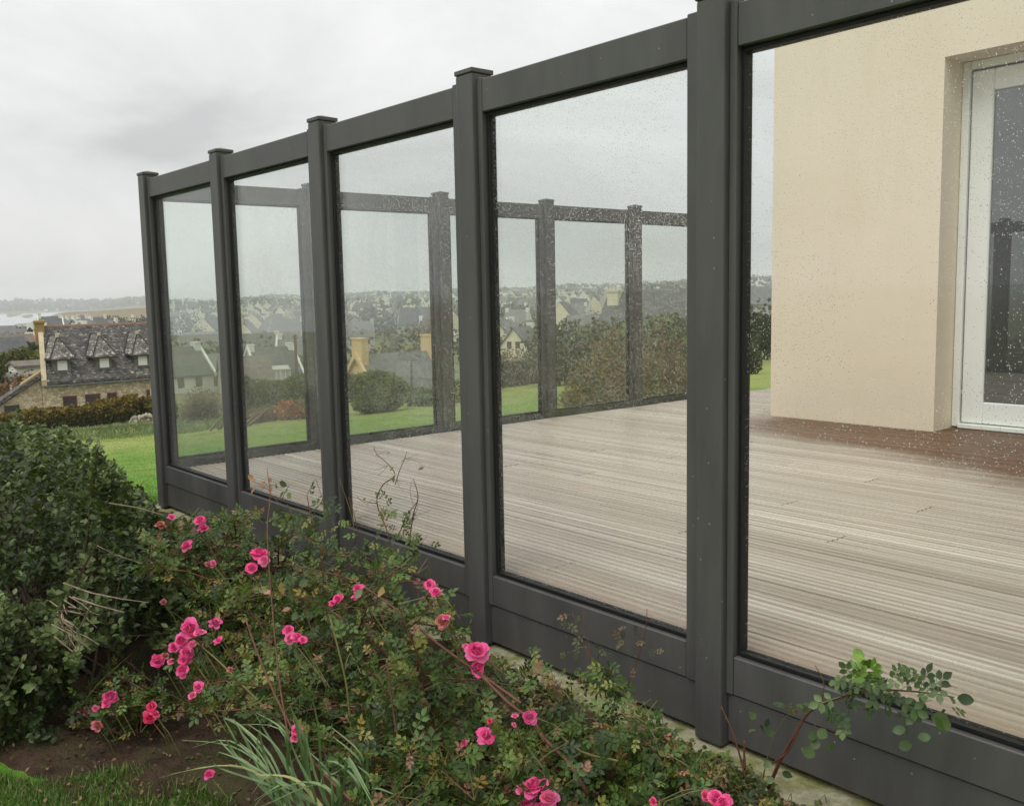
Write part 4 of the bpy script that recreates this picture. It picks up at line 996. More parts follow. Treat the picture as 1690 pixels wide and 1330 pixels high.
for i, (u, r, v, w, lab) in enumerate(tw):
    g = ground_at(u, r); h = max(zat(u, v, r)-g[2], 2.0)
    pal = [(112,82,60),(130,96,70),(98,78,58)] if ('rust' in lab) else [(84,80,66),(104,98,82)] if 'leafless' in lab else DKG
    bush('town_tree' if r > 100 else 'garden_tree', lab, 'tree' if 'bush' not in lab else 'bush', g, [(0, 0, h*.6, w, w, h*.4), (w*.6, 0, h*.45, w*.6, w*.6, h*.33), (-w*.5, .5, h*.45, w*.6, w*.6, h*.3)], 1300, max(.35, r*.0019), pal, 'trees between the houses', lump=.4, stem=(max(.15, w*.06), h*.55))
# far woodland as one mass
Ps, Ns, Sz = [], [], []
for i in range(1250):
    if i < 800: u = rng.uniform(255, 1300); r = 150*(1900/150)**rng.uniform(0, 1)
    else: u = rng.uniform(-120, 275); r = rng.uniform(260, 620) if i < 930 else rng.uniform(2900, 3650)
    if i < 800 and u < 400 and r > 1000: r = rng.uniform(700, 1000)
    if i < 800 and r < 420 and (560 < u < 730 or 820 < u < 890) and r < 160: continue
    g = ground_at(u, r); h = rng.uniform(2.5, 6.5)*(1 if r < 600 else 1.35); w = rng.uniform(3, 7)*(1 if r < 900 else 2.2)
    n = 26
    d = rdir(n); d[:, 2] = np.abs(d[:, 2])
    Ps.append(g+d*np.array([w, w, h])*rng.uniform(.7, 1.05, (n, 1))); Ns.append(d); Sz.append(np.full(n, max(1.0, r*.0028))*rng.uniform(.7, 1.4, n))
Ps, Ns, Sz = np.concatenate(Ps), np.concatenate(Ns), np.concatenate(Sz)
foliage('far_woodland', None, Ps, frames(unit(rdir(len(Ps))+Ns*.5), Ns+rdir(len(Ps))*.5), Sz, [(46,54,38),(58,66,46),(74,76,56),(88,84,64)], M_far)
# rough growth at the left edge of the lawn
u = rng.uniform(-80, 505, 16000); r = np.where(u < 262, rng.uniform(42, 57, 16000), rng.uniform(39, 54, 16000))
G = np.array([ground_at(a, b) for a, b in zip(u[:7000], r[:7000])])
G = np.concatenate([G+np.array([1, 1, 0])*rng.normal(0, .25, (7000, 3)) for _ in range(9)])
hgt = .22+.45*np.clip(fbm(G, .22)+.25, 0, 1)
G[:, 2] += rng.uniform(-.1, .6, len(G))*hgt*1.2
d = unit(rdir(len(G))*.8+np.array([0, 0, 1])); cl = .5+fbm(G, .35)
foliage('rough_grass', None, G, frames(d, rdir(len(G))), .17*rng.uniform(.5, 1.3, len(G)), [(92,108,66),(110,124,78),(130,142,92),(150,152,106),(112,134,100)], M_far, CARD, .18, cl)
# path, stone wall
m = MB(); q = [(186, 47.5, 700), (215, 47.8, 698), (262, 48.3, 696)]
pts = [(ground_at(u_, r_), ground_at(u_, r_+2.6)) for u_, r_ in ((176, 48.0), (195, 48.2), (215, 48.5), (240, 49), (275, 49.5))]
for (a, b), (c, d) in zip(pts[:-1], pts[1:]):
    up = np.array([0, 0, .32]); m.face([a+up, c+up, d+up, b+up])
o = m.build('garden_path', M_path); o['kind'] = 'structure'
M_stonewall = rough_mat('weathered_field_stone', srgb(128, 120, 102), srgb(168, 160, 140), 4, .9, .3)
sm = []
import bmesh
for i in range(5):
    bm = bmesh.new(); bmesh.ops.create_icosphere(bm, subdivisions=1, radius=1)
    for vt in bm.verts: vt.co *= 1+rng.uniform(-.25, .2)
    me = bpy.data.meshes.new('stone'); bm.to_mesh(me); bm.free(); me.materials.append(M_stonewall); sm.append(me)
g0_ = ground_at(205, 55)
t = empty('dry_stone_wall', tuple(g0_), 'tumbledown dry stone wall below the golden hedge beside the path', 'wall')
for i in range(70):
    u_ = rng.uniform(203, 262); g = ground_at(u_, 55+rng.uniform(-.3, .3)); lv = rng.integers(0, 3)
    o = link('stone', sm[i % 5], t, tuple(g-g0_+np.array([0, 0, .10+lv*.20+(u_-203)*.005])), (rng.uniform(0, 3), rng.uniform(0, 3), 0))
    s_ = rng.uniform(.11, .20); o.scale = (s_*1.3, s_, s_*.75)
for i in range(11):
    u_ = 181+i*7.2; g = ground_at(u_, 51.5)
    o = link('edging_stone', sm[i % 5], None, tuple(g+np.array([0, 0, .1])), (0, 0, i)); s_ = .14; o.scale = (s_, s_, s_*.8)
    tag(o, 'small white stone in the row edging the garden path', 'stone', 'white stones along the path')
# pole
g = ground_at(484, 120)
t = empty('utility_pole', tuple(g), 'brown wooden utility pole in front of the two storey white house', 'pole')
m = MB(); hp = zat(484, 552, 120)-g[2]; m.tube([(0, 0, -.5), (0, 0, hp)], [.22, .17], 8); m.build('shaft', M_bark, t)
m = MB(); m.box(-.7, .7, -.08, .08, hp-.5, hp-.35); m.build('cross_arm', M_bark, t)
for u_, r_, va, lab in ((324, 150, 578, 'thin dark pole in the garden behind the bare shrub'), (675, 88, 598, 'thin dark post in front of the grey slate roof of the stone house')):
    g = ground_at(u_, r_); m = MB(); m.tube([(0, 0, -.3), (0, 0, zat(u_, va, r_)-g[2])], [.12, .09], 6)
    tag(m.build('garden_pole', M_bark, None, tuple(g)), lab, 'pole')

# ------------------------------------------------------------------ the flower bed in front
PAL_S = [(44,57,31),(58,74,39),(77,93,50),(96,112,64),(116,128,80)]
PAL_R = [(44,60,27),(58,80,34),(74,98,42),(94,116,52),(128,128,64)]
PAL_RD = [(120,104,52),(142,120,58),(128,88,62),(150,104,84),(110,76,60)]
# soil sheet
xs_ = np.linspace(-1.5, 8.0, 260); ys_ = np.linspace(-1.42, 0.02, 60)
XX, YY = np.meshgrid(xs_, ys_)
zz = gz(XX, YY)
nz = np.array([mnoise.noise(Vector((x*4, y*4, 0)))*.035+mnoise.noise(Vector((x*13, y*13, 2)))*.018+abs(mnoise.noise(Vector((x*34, y*34, 5))))*.012 for x, y in zip(XX.ravel(), YY.ravel())]).reshape(XX.shape)
RC = np.hypot(XX-CAM[0], YY-CAM[1]); edge = np.minimum(np.clip((YY+1.44+.05*np.sin(XX*3.1)+.03*np.sin(XX*7.7))/.15, -1, 1), np.where(YY < -.8, np.clip((RC-np.interp(np.arctan2(-(XX-CAM[0]), YY-CAM[1]), [R(60), R(66), R(69)], [1.5, 2.2, 2.97])-.05*np.sin(XX*9)-.04*np.sin(YY*21))/.10, -1, 1), 1))
zz = zz+.02+nz*np.clip(edge, 0, 1)-.09*(1-np.clip(edge, 0, 1))
ii = np.arange(XX.size).reshape(XX.shape)
Q = np.stack([ii[:-1, :-1], ii[:-1, 1:], ii[1:, 1:], ii[1:, :-1]], -1).reshape(-1, 4)
o = link('flower_bed_soil', np_mesh('flower_bed_soil', np.stack([XX, YY, zz], -1).reshape(-1, 3), [Q], M_soil, smooth=True)); o['kind'] = 'structure'
def soil_z(x, y): return gz(x, y)+.02

def project(p):
    d = np.asarray(p)-CAM; z = d@FW; return PW/2+FPX*(d@RT)/z, PH/2-FPX*(d@UP)/z
def split_parts(root, P, B, size, palette, tpl, nparts, mat, aspect=1.0, part='leaf', clump=None, pos0=None, variants=8):
    """the nparts leaves nearest the camera become objects; the others one joined part"""
    base = np.array(root.location)
    dist = np.linalg.norm(P-CAM, axis=1)
    order = np.argsort(dist); big, rest = order[:nparts], order[nparts:]
    meshes = []
    for i in range(variants):
        V, T, Q_ = tpl; c = cols(1, [palette[i % len(palette)]], .12, None, len(V))
        meshes.append(np_mesh(part, V*np.array([aspect, 1, 1]), [T, Q_], mat, None, c))
    for n_, j in enumerate(big):
        o = link(part, meshes[rng.integers(variants)], root)
        M = Matrix(B[j].tolist()).to_4x4() @ Matrix.Diagonal((size[j], size[j], size[j], 1)); M.translation = Vector((P[j]-base).tolist())
        o.matrix_basis = M
    foliage('foliage', root, P[rest]-base, B[rest], size[rest], palette, mat, tpl, aspect, None if clump is None else clump[rest])

# --- dark evergreen shrub at the left
sb = np.array([1.75, -1.05, float(gz(1.75, -1.05))])
shrub = empty('evergreen_shrub', tuple(sb), 'large dark evergreen shrub with small rounded leaves at the left of the bed', 'shrub')
blobs = [(1.45, -1.02, .02, 1.0, .62, .52), (2.15, -1.12, -.06, .62, .50, .40), (.55, -.95, .12, .8, .6, .58), (2.55, -.95, -.12, .42, .36, .30), (-.4, -.9, .05, .8, .5, .45), (2.42, -1.42, -.12, .40, .28, .27), (1.9, -1.5, -.08, .6, .3, .3), (2.12, -.60, .03, .48, .28, .37), (2.5, -.75, -.08, .30, .28, .30)]
Ps, Ds = [], []
for i, b in enumerate(blobs):
    n = int(2300*b[3]*b[5]/.5)
    p, nn, k_ = crown_pts(n, b[:3], b[3:], .36, 2.2, .10, seed=i*2.7)
    keep = np.ones(len(p), bool)
    for j, b2 in enumerate(blobs):
        if j != i: keep &= (((p-np.array(b2[:3]))/np.array(b2[3:]))**2).sum(1) > .72
    keep &= p[:, 2] > gz(p[:, 0], p[:, 1])+.06
    Ps.append(p[keep]); Ds.append(unit(nn[keep]+np.array([0, 0, .45])+rng.normal(0, .35, (keep.sum(), 3))))
SP, SD = np.concatenate(Ps), np.concatenate(Ds)
# a few taller shoots breaking the outline
for (u, v, y) in ((35, 700, -1.1), (112, 705, -1.05), (150, 735, -1.0), (60, 735, -1.1), (185, 770, -.95), (205, 775, -.9), (160, 722, -1.0), (90, 745, -1.05)):
    p = at_y(u, v, y)
    for q in range(14): SP = np.concatenate([SP, [p+np.array([rng.normal(0, .03), rng.normal(0, .03), -q*.022])]]); SD = np.concatenate([SD, [unit(np.array([rng.normal(0, .3), rng.normal(0, .3), 1.0]))]])
LP_, LB_, LS_, LC_ = [], [], [], []
nl_ = 15
for k_ in range(nl_):
    n = len(SP); tt = rng.uniform(-.10, .01, n); ang = k_*2.4+rng.uniform(0, .6, n)
    ref = unit(np.cross(SD, np.array([.3, .2, 1.0])+rng.normal(0, .2, (n, 3)))); r2 = np.cross(SD, ref)
    o_ = ref*np.cos(ang)[:, None]+r2*np.sin(ang)[:, None]
    d = unit(o_+SD*rng.uniform(.25, 1.0, (n, 1)))
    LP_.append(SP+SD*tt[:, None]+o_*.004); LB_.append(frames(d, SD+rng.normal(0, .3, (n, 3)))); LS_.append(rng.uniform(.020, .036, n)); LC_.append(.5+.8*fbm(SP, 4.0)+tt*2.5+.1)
LP_, LB_, LS_, LC_ = map(np.concatenate, (LP_, LB_, LS_, LC_))
def shrub_ok(p):
    u, v = project(p)
    if v < np.interp(u, [-300, 0, 60, 110, 150, 200, 250, 275], [690, 697, 706, 722, 745, 786, 832, 862])-sum(h_*max(0, 1-((u-c_)/w_)**2) for c_, w_, h_ in ((33, 15, 24), (72, 12, 12), (112, 15, 26), (158, 20, 24), (196, 16, 22), (230, 12, 10))): return False
    h_ = ((u-212)/92)**2+((v-1128)/68)**2
    return h_ > 1+.5*mnoise.noise(Vector((u*.03, v*.03, 0)))
kp = np.array([shrub_ok(p) for p in LP_]); LP_, LB_, LS_, LC_ = LP_[kp], LB_[kp], LS_[kp], LC_[kp]
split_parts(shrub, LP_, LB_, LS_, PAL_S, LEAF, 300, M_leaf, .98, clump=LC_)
m = MB()
for i in range(140):
    j = rng.integers(len(SP)); p = SP[j]-SD[j]*.02; b = np.array([rng.uniform(.9, 2.6), rng.uniform(-1.2, -.9), -.3])
    m.tube([b, b*.4+p*.6+np.array([0, 0, .06])+rng.normal(0, .05, 3), p], [.009, .006, .0025], 4)
m.v = [tuple(np.array(q)-sb) for q in m.v]; o = m.build('inner_branches', M_bark, shrub); o['kind'] = 'stuff'
for pts_ in (((105, 962), (150, 978), (200, 988), (245, 994)), ((120, 985), (165, 1000), (205, 1010)), ((150, 1000), (130, 1040), (100, 1060)), ((180, 830), (230, 838), (270, 850)), ((95, 1010), (112, 1050), (128, 1085)), ((85, 1030), (115, 1045), (150, 1072)), ((90, 1050), (120, 1075), (145, 1050)), ((40, 1085), (20, 1120), (5, 1150)), ((160, 900), (190, 915), (235, 930))):
    yy = -1.38 if pts_[0][1] > 940 else -1.0
    m = MB(); m.tube([at_y(u, v, yy+.03*i)-sb for i, (u, v) in enumerate(pts_)], [.0022, .0018, .0013, .0008][:len(pts_)], 5); m.build('dead_twig', M_twig, shrub)

for i in range(16):
    u0, v0 = rng.uniform(85, 120), rng.uniform(985, 1030); a_ = rng.uniform(.1, 1.5); l_ = rng.uniform(30, 75)
    m = MB(); m.tube([at_y(u0+l_*t*math.cos(a_)+rng.normal(0, 3), v0+l_*t*math.sin(a_)+rng.normal(0, 3), -1.34+rng.normal(0, .02))-sb for t in (0, .35, .7, 1)], [.0018, .0015, .0011, .0006], 4); m.build('dead_twig', M_twig, shrub)
# --- roses
def petal_mesh(w, l, curl, cup, c0, c1):
    V, col = [], []
    n = 5
    for i in range(n):
        t = i/(n-1)
        for j in range(n):
            s_ = (j/(n-1)-.5)*2
            ww = w*math.sin(math.pi*min(.97, .16+t*.72))**.8
            x = s_*ww; r_ = t*l
            y = r_*math.cos(cup*t) ; z = r_*math.sin(cup*t)*.9 + .25*w*s_*s_*(1-.4*t) + (curl*max(0, t-.7)*-1.2*l) + .06*l*t*math.sin(7*s_+t*4)
            V.append((x, y, z)); f = min(1, t*1.3); col.append([c0[k]*(1-f)+c1[k]*f for k in range(3)])
    Q = [(i*n+j, i*n+j+1, (i+1)*n+j+1, (i+1)*n+j) for i in range(n-1) for j in range(n-1)]
    return np.array(V), np.array(Q), np.array(col)
PINK0, PINK1, PALE = srgb(255, 200, 224)[:3], srgb(255, 78, 160)[:3], srgb(255, 176, 214)[:3]
RED1 = srgb(244, 44, 100)[:3]; TAN0, TAN1 = srgb(214, 160, 120)[:3], srgb(206, 128, 104)[:3]; PLUM = srgb(222, 60, 130)[:3]
palr = {'pink': (PALE, PINK1), 'red': (PINK1, RED1), 'tan': (TAN0, TAN1), 'plum': (PALE, PLUM), 'light': (PINK0, srgb(255, 120, 172)[:3])}
whorls = [(5, .52, 1.05, .5, .24), (6, .46, .86, .34, .62), (5, .36, .66, .14, 1.0), (4, .34, .5, -.3, 1.25)]
pet_cache, flower_cache = {}, {}
def petals(kind):
    if kind not in pet_cache:
        c0, c1 = palr[kind]; dk = [1.0, .95, .86, .8]; pet_cache[kind] = [(cnt, cup, petal_mesh(w*.55, l*.5, cu, cup, [c*dk[i] for c in (c0 if i else [.5*(a+b) for a, b in zip(c0, c1)])], [c*(dk[i]**1.6) for c in c1])) for i, (cnt, w, l, cu, cup) in enumerate(whorls)]
    return pet_cache[kind]
def flower_mats(kind):
    """[(4x4, whorl index)]"""
    L_ = []
    for wi, (cnt, cup, pm_) in enumerate(petals(kind)):
        for j in range(cnt):
            a = 2*math.pi*(j+.5*(wi % 2))/cnt+rng.uniform(-.28, .28)
            M = Matrix.Translation((0, 0, .02*wi)) @ Matrix.Rotation(a, 4, 'Z') @ Matrix.Rotation(rng.uniform(-.30, .34), 4, 'X') @ Matrix.Rotation(rng.uniform(-.25, .25), 4, 'Y') @ Matrix.Diagonal((rng.uniform(.85, 1.1), rng.uniform(.78, 1.16), 1, 1))
            L_.append((M, wi))
    return L_
pet_obj = {}
def flower_small(kind):
    if kind not in flower_cache:
        V, Q, Cc = [], [], []; b = 0
        for M, wi in flower_mats(kind):
            v, q, c = petals(kind)[wi][2]; A = np.array(M)
            V.append(v@A[:3, :3].T+A[:3, 3]); Q.append(q+b); Cc.append(c); b += len(v)
        flower_cache[kind] = np_mesh('flower', np.concatenate(V), [np.concatenate(Q)], M_petal, None, np.concatenate(Cc), True)
    return flower_cache[kind]
def flower(root, p, size, kind, big=False, face=None):
    base = np.array(root.location)
    toc = unit(CAM-p)
    d = unit(toc*.75+np.array([0, 0, .7])+rng.normal(0, .28, 3)) if face is None else unit(np.array(face))
    B = frames(unit(np.cross(d, rdir(1)[0])), d)
    M = Matrix(B.tolist()).to_4x4() @ Matrix.Diagonal((size, size, size, 1)); M.translation = Vector((p-base).tolist())
    if big:
        o = bpy.data.objects.new('flower', None); C.objects.link(o); o.parent = root; o.matrix_basis = M; o.empty_display_size = .01
        for Mp, wi in flower_mats(kind):
            key = (kind, wi)
            if key not in pet_obj:
                v, q, c = petals(kind)[wi][2]; pet_obj[key] = np_mesh('petal', v, [q], M_petal, None, c, True)
            k_ = link('petal', pet_obj[key], o); k_.matrix_basis = Mp
    else:
        o = link('flower', flower_small(kind), root); o.matrix_basis = M
    return o
OUT_U = [0, 150, 225, 265, 300, 350, 400, 450, 500, 560, 600, 650, 700, 725, 760, 800, 860, 900, 960, 1010, 1040, 1090, 1150, 1250, 1400]
OUT_V = [1150, 1130, 880, 866, 868, 852, 846, 845, 838, 825, 850, 890, 930, 1000, 1060, 1105, 1112, 1095, 1090, 1120, 1160, 1215, 1265, 1320, 1390]
def cap_z(q):
    """height to which the bushes grow at a place (they get lower towards the right)"""
    u, _ = project((q[0], q[1], .15)); d = ray(u, np.interp(u, OUT_U, OUT_V)+(abs(rng.normal(0, 16)) if rng.random() > .16 else -rng.uniform(0, 42))); r = math.hypot(q[0]-CAM[0], q[1]-CAM[1])
    return float(CAM[2]+d[2]*r/math.hypot(d[0], d[1]))
LOW_U, LOW_V = [0, 120, 130, 300, 340, 450, 520, 600, 700], [0, 0, 1215, 1225, 1190, 1195, 1260, 1340, 1500]
def allowed(p, low):
    u, v = project(p)
    if v > np.interp(u, LOW_U, LOW_V): return False
    return low or not (u < 300 and v > 960) and u > 215
def grow_rose(root, spots, ncane, ln, nparts, leafsize, pal, seed, lean=(0, -.25, 0), dens=.030, zcap=9, low=False):
    """canes from the ground, side shoots, compound leaves"""
    base = np.array(root.location); LPt, LD, LN, LS = [], [], [], []
    canes = MB(); thin = MB(); r_ = np.random.default_rng(seed)
    for i in range(ncane):
        s0 = spots[r_.integers(len(spots))]; x, y, sp = s0
        p = np.array([x+r_.normal(0, sp), y+r_.normal(0, sp*.5), 0.]); p[1] = min(p[1], -.06); p[2] = float(gz(p[0], p[1]))
        a = r_.uniform(0, 2*math.pi); d = unit(np.array([math.cos(a)*.6+lean[0], math.sin(a)*.45+lean[1], r_.uniform(.6, 1.4)]))
        L_ = ln*r_.uniform(.5, 1.1); n = 9; pts = [p]; dd = d.copy()
        for k_ in range(n):
            dd = unit(dd+np.array([d[0]*.10, d[1]*.10, -.13])+r_.normal(0, .11, 3))
            q = pts[-1]+dd*L_/n
            q[1] = min(q[1], -.02); g_ = float(gz(q[0], q[1])); q[2] = max(min(q[2], zcap, cap_z(q)), g_+.02)
            if not allowed(q, low): break
            pts.append(q)
        if len(pts) < 3: continue
        n = len(pts)-1
        canes.tube(pts, list(np.linspace(.0048, .0016, n+1)), 5)
        for k_ in range(2, n+1):
            for _ in range(2):
                if r_.random() < .82:
                    a = r_.uniform(0, 2*math.pi); sd_ = unit(np.array([math.cos(a), math.sin(a)-.15, r_.uniform(-.1, .9)])); sl_ = r_.uniform(.05, .16)
                    e1 = pts[k_]+sd_*sl_*.5; e2 = pts[k_]+sd_*sl_+np.array([0, 0, -.01]); e2[1] = min(e2[1], -.01); e1[1] = min(e1[1], -.01); e2[2] = min(e2[2], cap_z(e2))
                    thin.tube([pts[k_], e1, e2], [.0016, .0012, .0007], 3)
                    for f in np.arange(.2, 1.05, dens/sl_*1.0):
                        q = pts[k_]*(1-f)+e2*f
                        ld = unit(rdir(1)[0]+sd_*.7+np.array([0, -.1, .05]))
                        LPt.append(q); LD.append(ld); LN.append(unit(np.array([0, -.35, 1])+r_.normal(0, .45, 3))); LS.append(leafsize*r_.uniform(.55, 1.15))
    for mb, nm, mt in ((canes, 'cane', M_cane), (thin, 'twigs', M_canegreen)):
        mb.v = [tuple(np.array(q)-base) for q in mb.v]; o = mb.build(nm, mt, root); o['kind'] = 'stuff'
    P = np.array(LPt); keep = np.array([q[1] < 0 and allowed(q, low) for q in P]); P = P[keep]; LD, LN, LS = np.array(LD)[keep], np.array(LN)[keep], np.array(LS)[keep]
    cl = .42+.7*fbm(P, 5.0)
    dead = r_.random(len(P)) < .13
    split_parts(root, P[~dead], frames(LD, LN)[~dead], LS[~dead], pal, COMP, nparts, M_leaf, clump=cl[~dead])
    if dead.sum(): foliage('withered_leaves', root, P[dead]-base, frames(LD, LN)[dead], LS[dead]*.85, PAL_RD, M_leaf, COMP)
    return P
def rose_root(x, y, label):
    return empty('rose_bush', (x, y, float(gz(x, y))), label, 'rose bush', 'rose bushes along the terrace')
rose1 = rose_root(3.85, -.45, 'biggest pink rose bush, tangled and leggy, before the middle panes of the fence')
grow_rose(rose1, [(3.5, -.45, .22), (3.85, -.42, .2), (4.15, -.48, .16), (3.2, -.5, .2), (2.9, -.45, .2), (2.55, -.3, .15), (2.3, -.25, .15)], 135, .76, 300, .068, PAL_R, 3, zcap=.52)
rose2 = rose_root(4.75, -.35, 'lower pink rose bush beside the footing at the right of the biggest one')
grow_rose(rose2, [(4.55, -.42, .12), (4.75, -.34, .10), (4.95, -.30, .07), (4.5, -.55, .1), (4.85, -.5, .12)], 80, .46, 300, .064, PAL_R, 5, zcap=.30)
rose3 = rose_root(3.0, -1.0, 'small low rose shoots with deep pink flowers beside the dark hollow under the shrub')
grow_rose(rose3, [(3.15, -1.02, .10), (3.45, -.95, .10), (3.0, -.9, .08)], 34, .36, 120, .055, PAL_R, 8, zcap=.05, low=True)
rose4 = rose_root(5.25, -.12, 'rose bush with one arching russet cane leaning over the bottom rail at the right')

def cane(root, pts_, r0, r1, mat=M_cane, y=-.3, dy=0.0, name='cane'):
    base = np.array(root.location); P = [at_y(u, v, y+dy*i/(max(1, len(pts_)-1)))-base for i, (u, v) in enumerate(pts_)]
    Q_ = []                                   # smooth the polyline
    for i in range(len(P)-1):
        p0_, p1_, p2_, p3_ = P[max(i-1, 0)], P[i], P[i+1], P[min(i+2, len(P)-1)]
        for t in np.linspace(0, 1, 4, endpoint=False):
            Q_.append(.5*((2*p1_)+(-p0_+p2_)*t+(2*p0_-5*p1_+4*p2_-p3_)*t*t+(-p0_+3*p1_-3*p2_+p3_)*t**3))
    Q_.append(P[-1]); m = MB(); m.tube(Q_, list(np.linspace(r0*.72, r1*.8, len(Q_))), 6); return m.build(name, mat, root, smooth=True)
def leaves_on(root, pts_, y, pal, size, n=1, dy=0.0, spread=10, tpl=COMP, droop=0.2):
    base = np.array(root.location); me = [np_mesh('leaf', tpl[0], [tpl[1], tpl[2]], M_leaf, None, cols(1, [c], .1, None, len(tpl[0]))) for c in pal]
    for i, (u, v) in enumerate(pts_):
        for _ in range(n):
            p = at_y(u+rng.normal(0, spread), v+rng.normal(0, spread*.7), y+rng.normal(0, .03)-.0)
            p[1] = min(p[1], -.012)
            d = unit(np.array([rng.normal(0, .8), rng.normal(0, .5)-.3, rng.normal(-droop, .5)])); B = frames(d, np.array([rng.normal(0, .4), -.9+rng.normal(0, .3), .7+rng.normal(0, .3)]))
            s_ = size*rng.uniform(.7, 1.15); o = link('leaf', me[rng.integers(len(me))], root)
            M = Matrix(B.tolist()).to_4x4() @ Matrix.Diagonal((s_, s_, s_, 1)); M.translation = Vector((p-base).tolist()); o.matrix_basis = M
# leggy shoots in front of the panes
Y1 = -.30
cane(rose1, [(700, 1010), (680, 950), (676, 900), (682, 850), (690, 820), (682, 790)], .004, .0015, y=Y1)
cane(rose1, [(648, 930), (640, 880), (622, 830), (632, 800), (652, 785), (640, 765), (622, 750), (617, 737)], .0035, .0012, y=Y1-.02)
cane(rose1, [(652, 800), (660, 775), (668, 757), (671, 745)], .002, .001, y=Y1-.02)
cane(rose1, [(668, 757), (685, 760), (700, 770)], .001, .0006, M_canegreen, y=Y1-.02)
cane(rose1, [(622, 830), (600, 828), (588, 818)], .0022, .001, y=Y1-.02)
cane(rose1, [(620, 752), (632, 746), (640, 744)], .001, .0006, y=Y1-.02)
cane(rose1, [(655, 890), (672, 850), (690, 825), (684, 818)], .0022, .0012, y=Y1)
cane(rose1, [(478, 1225), (462, 1130), (450, 1010), (441, 880), (446, 820), (442, 785), (441, 772)], .0042, .0013, y=-.93, dy=.36)
cane(rose1, [(446, 810), (430, 800), (418, 795)], .0016, .001, y=-.62)
cane(rose1, [(447, 815), (462, 830), (470, 812), (478, 800)], .0018, .001, y=-.62)
cane(rose1, [(405, 1020), (430, 1090), (470, 1180), (520, 1260), (580, 1320)], .004, .005, y=-.90)
cane(rose1, [(470, 930), (560, 950), (600, 968), (660, 1010), (720, 1060), (790, 1110), (860, 1160)], .003, .0055, y=-.44, dy=-.04)
cane(rose1, [(545, 1020), (570, 1120), (580, 1200), (600, 1280)], .004, .005, M_canegreen, y=-.72)
cane(rose1, [(640, 1100), (650, 1180), (665, 1260)], .003, .004, y=-.70)
cane(rose1, [(300, 1040), (360, 1090), (420, 1150), (480, 1210)], .003, .005, M_canegreen, y=-.85)
cane(rose1, [(560, 790), (580, 850), (585, 880)], .001, .002, M_canegreen, y=-.3)
cane(rose1, [(690, 960), (660, 960), (640, 985), (600, 1000)], .002, .002, y=-.45)
cane(rose1, [(575, 820), (585, 850), (590, 880), (584, 900)], .0014, .002, y=-.3)
leaves_on(rose1, [(700, 772), (640, 748), (634, 770), (655, 768), (652, 785), (638, 800), (600, 822)], -.32, [(96,98,50),(84,90,48),(112,104,54)], .022, 1, tpl=LEAF, spread=3)
leaves_on(rose1, [(650, 830), (655, 840), (668, 845), (640, 830), (660, 870), (670, 880), (640, 900), (672, 905), (660, 890), (650, 920)], -.32, [(72,92,46),(88,108,54),(64,82,48)], .045, 2, spread=8)
for (u_, v_) in ((655, 790), (640, 768), (628, 835), (680, 825), (684, 850), (676, 880), (690, 905), (612, 825), (662, 760), (650, 905)):
    for _ in range(2):
        a_ = rng.uniform(0, 6.28); l_ = rng.uniform(14, 30); cane(rose1, [(u_, v_), (u_+l_*.5*math.cos(a_)+rng.normal(0, 3), v_+l_*.5*math.sin(a_)), (u_+l_*math.cos(a_), v_+l_*math.sin(a_)-4)], .0011, .0006, M_canegreen if rng.random() < .5 else M_cane, y=-.31, name='side_twig')
leaves_on(rose1, [(650, 845), (662, 855), (640, 855), (672, 870), (655, 875), (668, 895), (680, 915), (648, 900), (690, 930), (636, 880), (625, 905), (700, 890), (660, 925), (690, 860)], -.31, PAL_R, .050, 3, spread=9)
leaves_on(rose1, [(420, 795), (430, 790), (440, 800), (455, 810), (425, 800)], -.62, [(150,110,64),(160,120,76),(130,96,52)], .030, 2, tpl=LEAF, spread=6)
leaves_on(rose1, [(478, 800), (474, 815), (470, 850), (460, 845), (478, 860), (486, 870), (455, 860)], -.6, [(76,88,46),(104,112,54),(60,76,42)], .034, 2, tpl=LEAF, spread=5)
leaves_on(rose1, [(520, 860), (545, 870), (570, 880), (545, 840), (500, 870), (550, 900), (520, 905), (490, 900), (560, 850), (535, 890), (510, 930), (560, 930)], -.42, PAL_R, .05, 4, spread=14)
leaves_on(rose1, [(455, 950), (470, 965), (440, 970), (480, 1000), (505, 960), (590, 985), (500, 1080)], -.66, [(84,96,66),(100,108,78),(72,92,60)], .045, 1, tpl=LEAF, spread=10)
leaves_on(rose1, [(455, 985), (462, 1000), (470, 950), (640, 980)], -.64, [(164,116,92),(150,128,76),(176,134,108)], .045, 1, tpl=LEAF, spread=8)
for pts_ in (((1025, 1040), (1040, 1060), (1072, 1110), (1080, 1150)), ((1068, 1005), (1065, 1040), (1055, 1080), (1040, 1120), (1030, 1160)), ((945, 1010), (960, 1060), (975, 1090)), ((955, 1000), (965, 1035), (978, 1092))):
    pts2 = [(u-80 if pts_[0][0] == 1025 else u, v) for u, v in pts_]
    cane(rose2, pts2, .0012, .002, y=-.18)
leaves_on(rose2, [(940, 1030), (945, 1015), (960, 1050), (975, 1060), (990, 1070), (950, 1080), (935, 1085), (1020, 1055), (1030, 1040), (1065, 1060), (1075, 1070), (1045, 1050), (1030, 1120), (1040, 1125)], -.2, [(66,78,42),(84,90,48),(58,62,42),(110,88,58)], .040, 2, tpl=COMP, spread=6)
leaves_on(rose2, [(960, 1110), (985, 1120), (1000, 1100), (930, 1110), (975, 1150), (1010, 1140), (880, 1085), (900, 1100), (1030, 1160), (1000, 1180)], -.24, PAL_R, .05, 3, spread=14)
cane(rose2, [(795, 1115), (840, 1160), (880, 1190), (900, 1220), (940, 1260), (970, 1310)], .005, .007, y=-.5)
cane(rose2, [(915, 1205), (960, 1240), (1020, 1255)], .004, .004, M_canegreen, y=-.45)
